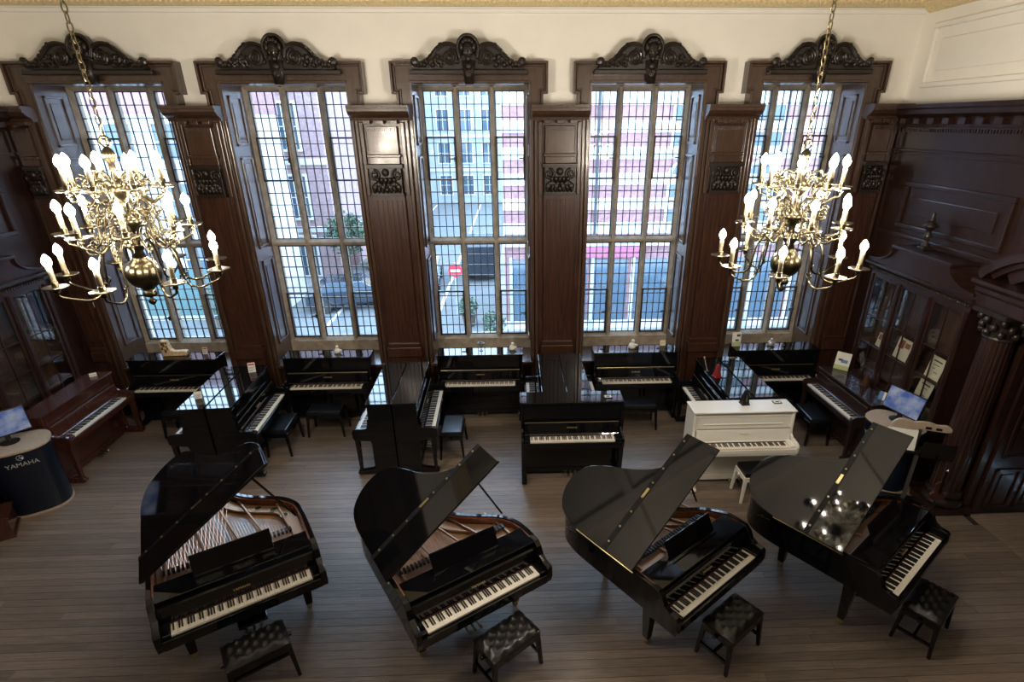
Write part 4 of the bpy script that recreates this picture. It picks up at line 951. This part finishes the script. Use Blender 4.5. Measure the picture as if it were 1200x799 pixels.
metronome((3.19, 7.79, 1.231), .3, 'metronome_red', 'red metronome on the pianos behind the white piano'); metronome((3.29, 6.90, 1.211), .1, 'plastic_black', 'black pyramid metronome on top of the white piano', 1.05); metronome((5.66, 7.80, 1.021), -1.2, 'metronome_wood', 'brown wooden metronome on the dark brown piano', .95)
bt = empty('baton', (3.10, 7.98, 1.231)); tag(bt, 'pale wooden stick standing in a holder behind the red metronome', 'stick')
MB().lathe([(.03, 0), (.03, .012), (.012, .02)], 12).obj('holder', 'plastic_black', bt); MB().tube([(0, 0, .015), (-.07, .02, .24)], [.007, .005], 6).ell((-.07, .02, .245), (.016, .016, .02), 8, 6).obj('stick', 'maple', bt)
for loc, rz, lab in (((3.78, 6.92, 1.211), .1, 'small dark frame lying on the white piano'), ((1.33, 7.10, 1.261), .0, 'small dark frame on the front black upright')):
    r = empty('plaque', loc, rz); tag(r, lab, 'plaque', 'small plaques on pianos'); MB().box(-.06, .06, -.045, .045, 0, .012).obj('frame', 'plastic_black', r, bev=.003); MB().box(-.045, .045, -.032, .032, .012, .014).obj('print', 'paper', r)
    MB().box(-.03, .03, -.02, .016, .014, .015).obj('ink_block', 'ink', r)
# carved L-shaped wooden block
dw = empty('wood_carving', (-6.02, 9.08, 1.231), .05); tag(dw, 'pale carved wooden block shaped like a boot on the left window piano', 'ornament')
MB().prism([(-.17, 0), (.22, 0), (.24, .03), (.235, .075), (.20, .09), (.02, .085), (-.03, .12), (-.06, .28), (-.16, .29), (-.19, .27)], 'y', -.05, .05).obj('block', 'driftwood', dw, bev=.012)
cv = MB()
for q in range(16): cv.ell((-.15+.09*random.random(), -.055, .06+.20*random.random()), (.018, .012, .018), 6, 4)
cv.obj('carving', 'bark', dw); MB().lathe([(.028, -.004), (.028, .004)], 12).obj('end_button', 'brass', dw, loc=(.236, 0, .05)).rotation_euler = (0, PI/2, 0)
# little ornaments on the window pianos
def balance(loc, label):
    r = empty('ornament', loc, 0); tag(r, label, 'ornament', 'ornaments on the window pianos')
    MB().lathe([(.03, 0), (.032, .01), (.008, .016), (.006, .10)], 12).obj('stand', 'steel', r); MB().lathe([(.012, .10), (.05, .125), (.062, .15), (.058, .15), (.045, .13), (.01, .112)], 14).obj('bowl', 'steel', r, smooth=True)
    MB().tube([(0, 0, .11), (0, 0, .26)], .0035, 5).tube([(-.16, 0, .25), (.16, 0, .25)], .003, 5).obj('rod', 'steel', r)
balance((-.63, 9.05, 1.231), 'small dark bowl ornament on a stem on the middle window piano')
def figure(loc, label, s=1, col='paper'):
    r = empty('figurine', loc, 0); tag(r, label, 'figurine', 'white figurines on the window pianos')
    MB().lathe([(.05*s, 0), (.06*s, .02*s), (.055*s, .06*s), (.03*s, .09*s), (.012*s, .105*s)], 14).obj('body', col, r, smooth=True); MB().ell((.01*s, -.01*s, .125*s), (.03*s, .03*s, .032*s), 10, 8).obj('head', col, r, smooth=True); MB().ell((.05*s, -.01*s, .05*s), (.05*s, .018*s, .025*s), 8, 6).obj('wing', col, r, smooth=True)
figure((-.08, 9.08, 1.231), 'white figurine on the middle window piano', .9); figure((2.08, 9.06, 1.231), 'white figurine on the upright under the fourth window', 1.1); figure((-3.18, 9.07, 1.231), 'white figurine on the upright under the second window', .9); figure((4.62, 9.08, 1.231), 'grey figurine on the far right window piano', .9, 'silver_letter')
# switches
for loc, ax, lab in (((-7.25, 9.245, 2.12), 'y', 'pale square switch plate on the dark panelling by the left bookcase'), ((5.78, 9.245, 2.06), 'y', 'pale square switch plate on the dark panelling by the right bookcase')):
    r = empty('switch_plate', loc); tag(r, lab, 'switch', 'switch plates'); MB().box(-.045, .045, -.008, .006, -.045, .045).obj('plate', 'switch_plate', r, bev=.004); MB().box(-.012, .012, -.014, -.008, -.02, .02).obj('rocker', 'switch_plate', r)
r = empty('push_plate', (6.45, 5.785, 1.42)); tag(r, 'square brass push button plate on the open dark door', 'switch'); MB().box(-.05, .05, -.01, .02, -.05, .05).obj('plate', 'brass_dull', r, bev=.004); MB().lathe([(.03, -.006), (.03, .006)], 16).obj('button', 'plastic_black', r, loc=(0, -.014, 0)).rotation_euler = (PI/2, 0, 0)
# display stand with instrument parts beside the right desk
ds = empty('display_stand', (5.42, 6.10, 0), math.radians(-20)); tag(ds, 'dark stand with glossy black panel in front of the right drum desk', 'stand')
MB().box(-.30, .30, -.16, .16, 0, .04).obj('foot', 'plastic_black', ds, bev=.006); MB().box(-.02, .02, -.02, .02, .04, .80).obj('post', 'steel', ds)
MB().box(.02, .40, -.05, -.03, .80, 1.04).obj('glossy_panel', 'ebony', ds, bev=.004); MB().box(-.44, .36, -.02, .16, .82, .86).obj('tray', 'plastic_black', ds, bev=.006)
gw = empty('guitar_frame', (5.44, 6.20, .862), math.radians(-22)); tag(gw, 'tan wooden instrument frame with two dark notches on the display stand', 'instrument')
MB().prism(cat_rom([(-.34, .34), (-.28, .40), (-.20, .41), (-.12, .385), (-.02, .40), (.08, .405), (.18, .38), (.28, .39), (.34, .36), (.35, .31), (.28, .29), (.0, .29), (-.26, .29), (-.34, .30)], 4, True), 'y', -.02, .02).obj('bout', 'maple', gw, bev=.005)
for x in (.08, .20): MB().box(x-.035, x+.035, -.026, -.019, .31, .345).obj('notch', 'plastic_black', gw)
MB().box(-.02, .02, -.012, .012, .0, .30).obj('support', 'steel', gw)
wc = slab('notice_card', (5.20, 6.17, .862), math.radians(-22), .36, .29, 12, 'paper', 'blank white card on the display stand before the right desk', 'card')
sv = empty('violin', (5.62, 5.80, 0), math.radians(-10)); tag(sv, 'dark skeletal violin resting upright against the display stand', 'violin')
MB().lathe([(.05, 0), (.05, .02), (.02, .03)], 12).tube([(0, 0, .02), (0, 0, .30)], .012, 6).obj('stand', 'plastic_black', sv)
MB().prism(cat_rom([(-.08, .30), (-.10, .36), (-.05, .43), (-.07, .52), (0, .58), (.07, .52), (.05, .43), (.10, .36), (.08, .30), (0, .27)], 4, True), 'y', -.02, .015).obj('body', 'mahogany', sv, bev=.005); MB().box(-.012, .012, -.035, -.02, .40, .74).obj('fingerboard', 'ebony', sv); MB().tube(spiral((0, -.028, .76), .025, .008, 1.2, 0, 12, 'x'), .009, 5).obj('scroll', 'mahogany', sv)
# low wooden box by the left desk
bx_ = empty('storage_chest', (-6.93, 5.93, 0), math.radians(33)); tag(bx_, 'low dark wooden chest at the left edge beside the drum desk', 'chest')
MB().box(-.40, .22, -.20, .20, .03, .28).obj('body', 'mahogany', bx_, bev=.006); MB().box(-.42, .24, -.22, .22, .28, .31).obj('lid', 'mahogany', bx_, bev=.008); MB().box(-.42, .24, -.22, .22, 0, .04).obj('plinth', 'mahogany', bx_, bev=.006)

# ================================================================== OUTSIDE: the street below the windows
ZS = -3.0
gd = MB().box(-60, 60, 10.6, 90, ZS-.3, ZS).obj('ground', 'asphalt'); struct(gd, 'grey asphalt street outside the windows', 'street')
MB().box(-.9, 60, 18.2, 21.4, ZS, ZS+.12).box(-60, -9.6, 27.2, 30.2, ZS, ZS+.12).box(-.9, 1.5, 21.4, 80, ZS, ZS+.12).obj('pavement', 'pavement', gd)
MB().box(-8.2, -8.05, 22, 60, ZS, ZS+.006).box(-3.6, -3.45, 24, 60, ZS, ZS+.006).box(-12, 14, 16.0, 16.12, ZS, ZS+.006).obj('road_line', 'white_paint', gd)
def facade(name, x0, x1, y, z1, mat, label, bands, wins, depth=6.0, yside=None):
    r = empty(name, ((x0+x1)/2, y, ZS)); tag(r, label, 'building', 'buildings across the street'); ox = (x0+x1)/2
    MB().box(x0-ox, x1-ox, 0, depth, 0, z1-ZS).obj('wall', mat, r)
    for (za, zb, m, pr) in bands: MB().box(x0-ox-.03, x1-ox+.03, -pr, .05, za-ZS, zb-ZS).obj('stone_band', m, r)
    for (xc, zc, w, h, arch, fm) in wins:
        wd = empty('window', (xc-ox, 0, zc-ZS), 0, r); f = .11
        MB().box(-w/2-f, -w/2, -.09, .02, -h/2-f, h/2+f).box(w/2, w/2+f, -.09, .02, -h/2-f, h/2+f).box(-w/2, w/2, -.09, .02, -h/2-f, -h/2).box(-w/2, w/2, -.09, .02, h/2, h/2+f).obj('surround', fm, wd)
        if arch: MB().prism([((w/2+f)*math.cos(a), h/2+f*.5+(w/2)*math.sin(a)) for a in [PI*q/12 for q in range(13)]], 'y', -.11, .02).obj('arch', fm, wd); MB().prism([((w/2-.03)*math.cos(a), h/2+f*.5+.04+(w/2-.14)*math.sin(a)) for a in [PI*q/12 for q in range(13)]], 'y', -.125, .0).obj('fanlight', 'street_glass', wd)
        for (a, b) in ((-w/2, -.025), (.025, w/2)):
            for (c, d) in ((-h/2, -.02), (.02, h/2)): MB().box(a, b, -.03, -.005, c, d).obj('pane', 'street_glass', wd)
        MB().box(-.025, .025, -.05, -.005, -h/2, h/2).box(-w/2, w/2, -.05, -.005, -.02, .02).obj('sash_bars', 'white_paint', wd)
    return r
# right-hand brick and stone block with a shop
bands = [(z, z+.42, 'portland', .05) for z in (1.0, 1.9, 2.8, 3.7, 4.6, 5.5, 6.4, 7.3, 8.2)]+[(.55, .80, 'portland', .22), (-3.0, -2.55, 'portland', .06)]
wn = [(x, z, 1.05, 1.75, (z < 3), 'portland') for x in (1.3, 6.4, 9.3) for z in (2.2, 5.0, 7.8)]
shop = facade('brick_building', -.4, 13.0, 21.4, 10.5, 'brick', 'red brick building with white stone bands seen through the fourth window', bands, wn)
MB().box(-4.6, -1.2, -.20, .0, 3.10, 3.52).obj('shop_fascia', 'fascia_red', shop)
for k in range(8):
    x = -6.4+k*1.62; g = MB().box(x, x+1.35, -.05, 0, .50, 3.0).obj('shop_window', 'street_glass', shop); MB().box(x-.13, x, -.10, .0, .1, 3.1).obj('pilaster', 'portland' if k % 2 else 'render_grey', shop)
for x in (-3.2, 3.6): MB().tube([(x, -.06, 3.6), (x, -.06, 13.0)], .06, 6).obj('downpipe', 'lead', shop)
# building right again (behind window five)
bands2 = [(z, z+.25, 'portland', .08) for z in (.3, 3.4, 6.5)]
wn2 = [(x, z, 1.1, 2.0, False, 'white_paint') for x in (14.4, 16.6, 18.8, 21.0) for z in (-1.2, 1.9, 5.0, 8.0)]
facade('terrace_house', 13.1, 26, 21.4, 11, 'render_grey', 'pale grey terrace seen through the far right window', bands2, wn2)
# left-hand brick block
bands3 = [(z, z+.3, 'portland', .07) for z in (-.4, 3.0, 6.4)]
wn3 = [(x, z, 1.25, 2.1, False, 'white_paint') for x in (-11.4, -13.6, -15.8, -18.0, -20.2, -22.4) for z in (-1.7, 1.4, 4.8, 8.1)]
lb = facade('brick_building', -24.5, -9.6, 30.2, 12, 'brick_pale', 'pink brick building with white sashes seen through the second window', bands3, wn3)
lad = MB()
for x in (4.1, 4.75): lad.box(x-.04, x+.04, -.6, -.52, 0, 8.5)
for k in range(14): lad.box(4.1, 4.75, -.6, -.52, .4+k*.58, .48+k*.58)
lad.obj('fire_escape', 'white_paint', lb)
# far left pale block with teal shopfront
bands4 = [(z, z+.5, 'portland', .08) for z in (-.6, 2.2, 5.0)]
wn4 = [(x, z, 1.5, 1.5, False, 'white_paint') for x in (-26.5, -29, -31.5, -34) for z in (.9, 3.7, 6.5)]
fl_ = facade('terrace_house', -40, -24.6, 30.2, 8.6, 'render_grey', 'grey and white block seen through the far left window', bands4, wn4); MB().box(-7.5, 7.5, -.15, 0, .2, 2.2).obj('shopfront', 'teal_paint', fl_)
# near left corner wing seen through the first window
bands5 = [(z, z+.35, 'portland', .06) for z in (.9, 3.1)]
wn5 = [(x, z, 1.0, 1.3, False, 'white_paint') for x in (-11.6, -13.4, -15.2, -17.0) for z in (-.3, 2.1, 4.3)]
nb = facade('corner_house', -19.5, -10.6, 23.5, 6.1, 'portland', 'white corner house with a brick top storey beyond the far left window', bands5, wn5, 4.0); MB().box(-4.48, 4.48, -.06, 4.05, 8.3, 10.5).obj('brick_storey', 'brick', nb); MB().box(-4.45, 4.45, -.12, 0, .25, 2.3).obj('shopfront', 'teal_paint', nb)
# buildings down the side street
wn6 = [(x, z, 1.2, 1.9, False, 'white_paint') for x in (-7.2, -4.9, -2.6, -.3) for z in (-1.2, 2.0, 5.2, 8.4)]
facade('far_house', -9.3, 3.0, 62, 11.5, 'render_grey', 'hazy grey house closing the end of the side street', [(.2, .5, 'portland', .1), (3.5, 3.8, 'portland', .1)], wn6)
# side street left-hand terrace (faces +x)
st_ = empty('street_terrace', (-9.4, 46.0, ZS)); tag(st_, 'pale terrace along the left side of the side street', 'building', 'buildings across the street')
MB().box(-6, 0, -9.0, 15.5, 0, 13).obj('wall', 'render_grey', st_)
for k in range(2, 9):
    for z in (1.6, 4.8, 8.0):
        f = MB().box(0, .06, -14.4+k*3.3, -12.9+k*3.3, z, z+2.0).obj('window', 'white_paint', st_); MB().box(.06, .08, -14.3+k*3.3, -13.0+k*3.3, z+.1, z+1.9).obj('pane', 'street_glass', f)
hb = empty('site_cabin', (-7.6, 33.5, ZS), .1); tag(hb, 'orange site hoarding beside the side street', 'cabin'); MB().box(-1.2, 1.2, -1.2, 1.2, .1, 2.6).obj('walls', 'hoarding', hb); MB().prism([(-1.35, 2.6), (1.35, 2.6), (1.35, 2.75), (0, 3.3), (-1.35, 2.75)], 'y', -1.35, 1.35).obj('roof', 'white_paint', hb); MB().box(-.4, .4, -1.23, -1.2, .2, 2.1).obj('door', 'bark', hb)
# no-entry sign
ns = empty('no_entry_sign', (-2.60, 23.4, ZS)); tag(ns, 'round red no-entry sign with white bar seen through the middle window', 'road sign')
MB().tube([(0, .05, 0), (0, .05, 2.45)], .04, 8).obj('post', 'render_grey', ns); dsc = MB().lathe([(.30, -.012), (.30, .012)], 28); o = dsc.obj('disc', 'sign_red', ns, loc=(0, 0, 2.10)); o.rotation_euler = (PI/2, 0, 0)
MB().box(-.22, .22, -.018, -.012, 2.05, 2.15).obj('bar', 'white_paint', ns)
# parked vehicles
def car(loc, rz, mat, label, van=False):
    r = empty('car' if not van else 'van', loc, rz); tag(r, label, 'car' if not van else 'van', 'parked vehicles')
    if van: body = [(-2.3, .35), (2.3, .35), (2.35, .8), (2.2, 1.1), (1.6, 1.3), (1.15, 2.0), (-2.2, 2.1), (-2.3, 1.9)]
    else: body = [(-2.1, .35), (2.1, .35), (2.15, .6), (2.0, .8), (1.05, .92), (.45, 1.38), (-1.1, 1.42), (-1.75, .98), (-2.1, .9)]
    MB().prism(body, 'y', -.85, .85).obj('body', mat, r, bev=.08)
    gl = [(1.5, 1.32), (1.12, 1.92), (.2, 1.95), (.2, 1.32)] if van else [(.95, .96), (.42, 1.32), (-1.05, 1.36), (-1.6, 1.0)]
    MB().prism(gl, 'y', -.865, .865).obj('side_windows', 'street_glass', r); MB().prism([(.99, .95), (.46, 1.40), (.43, 1.37), (.95, .93)] if not van else [(1.62, 1.32), (1.2, 2.0), (1.14, 1.98), (1.55, 1.30)], 'y', -.72, .72).obj('windscreen', 'street_glass', r)
    for x in (-1.35, 1.35):
        for sy in (-1, 1):
            o = MB().lathe([(.32, -.1), (.32, .1)], 18).obj('wheel', 'tyre', r, loc=(x, sy*.80, .32)); o.rotation_euler = (PI/2, 0, 0)
car((-7.6, 25.2, ZS), .25, 'car_dark', 'dark parked car seen through the second window'); car((-4.9, 29.0, ZS), 1.65, 'car_silver', 'silver car in the side street beyond the middle window')
car((-1.9, 31.5, ZS), 1.6, 'car_dark', 'dark van parked in the side street beyond the middle window', True); car((6.2, 16.9, ZS), .0, 'car_silver', 'silver car passing below the fourth window'); car((11.6, 16.9, ZS), 0, 'car_dark', 'dark car below the far right window')
# shrubs and street tree
def leafy(b, c, r, n, s):
    for _ in range(n):
        v = Vector((random.gauss(0, 1), random.gauss(0, 1), random.gauss(0, 1))).normalized()*random.uniform(.45, 1.0)
        p = Vector((c[0]+v.x*r[0], c[1]+v.y*r[1], c[2]+v.z*r[2])); a = Vector((random.gauss(0, 1), random.gauss(0, 1), random.gauss(0, 1))).normalized()*s; q = a.cross(Vector((random.gauss(0, 1), random.gauss(0, 1), random.gauss(0, 1)))).normalized()*s*.6
        b._add([tuple(p-a), tuple(p+q), tuple(p+a), tuple(p-q)], [(0, 1, 2, 3)])
def shrub(loc, h, label, pot=True):
    r = empty('potted_shrub' if pot else 'street_tree', loc); tag(r, label, 'shrub' if pot else 'tree', 'street planting')
    if pot: MB().lathe([(.22, 0), (.30, .45), (.32, .47), (.27, .47), (.25, .40)], 16).obj('pot', 'bark', r)
    z = .4 if pot else 1.7
    MB().tube([(0, 0, 0 if not pot else .3), (.03, 0, z+.3), (0, .02, z+h*.6)], [.06, .05, .02], 6).obj('trunk', 'bark', r)
    b = MB(); leafy(b, (0, 0, z+h*.5), (h*.5, h*.5, h*.5), 420 if pot else 1100, .07 if pot else .12); o = b.obj('foliage', 'foliage', r); o['kind'] = 'stuff'
shrub((-2.0, 22.2, ZS), .9, 'green potted shrub on the street beyond the middle window'); shrub((-.85, 19.6, ZS+.12), 1.0, 'green potted shrub at the brick corner beyond the middle window'); shrub((-8.6, 28.6, ZS), 2.2, 'dark street tree beyond the second window', False); shrub((-12.5, 22.4, ZS), 1.3, 'green shrub beside the teal shopfront beyond the far left window')
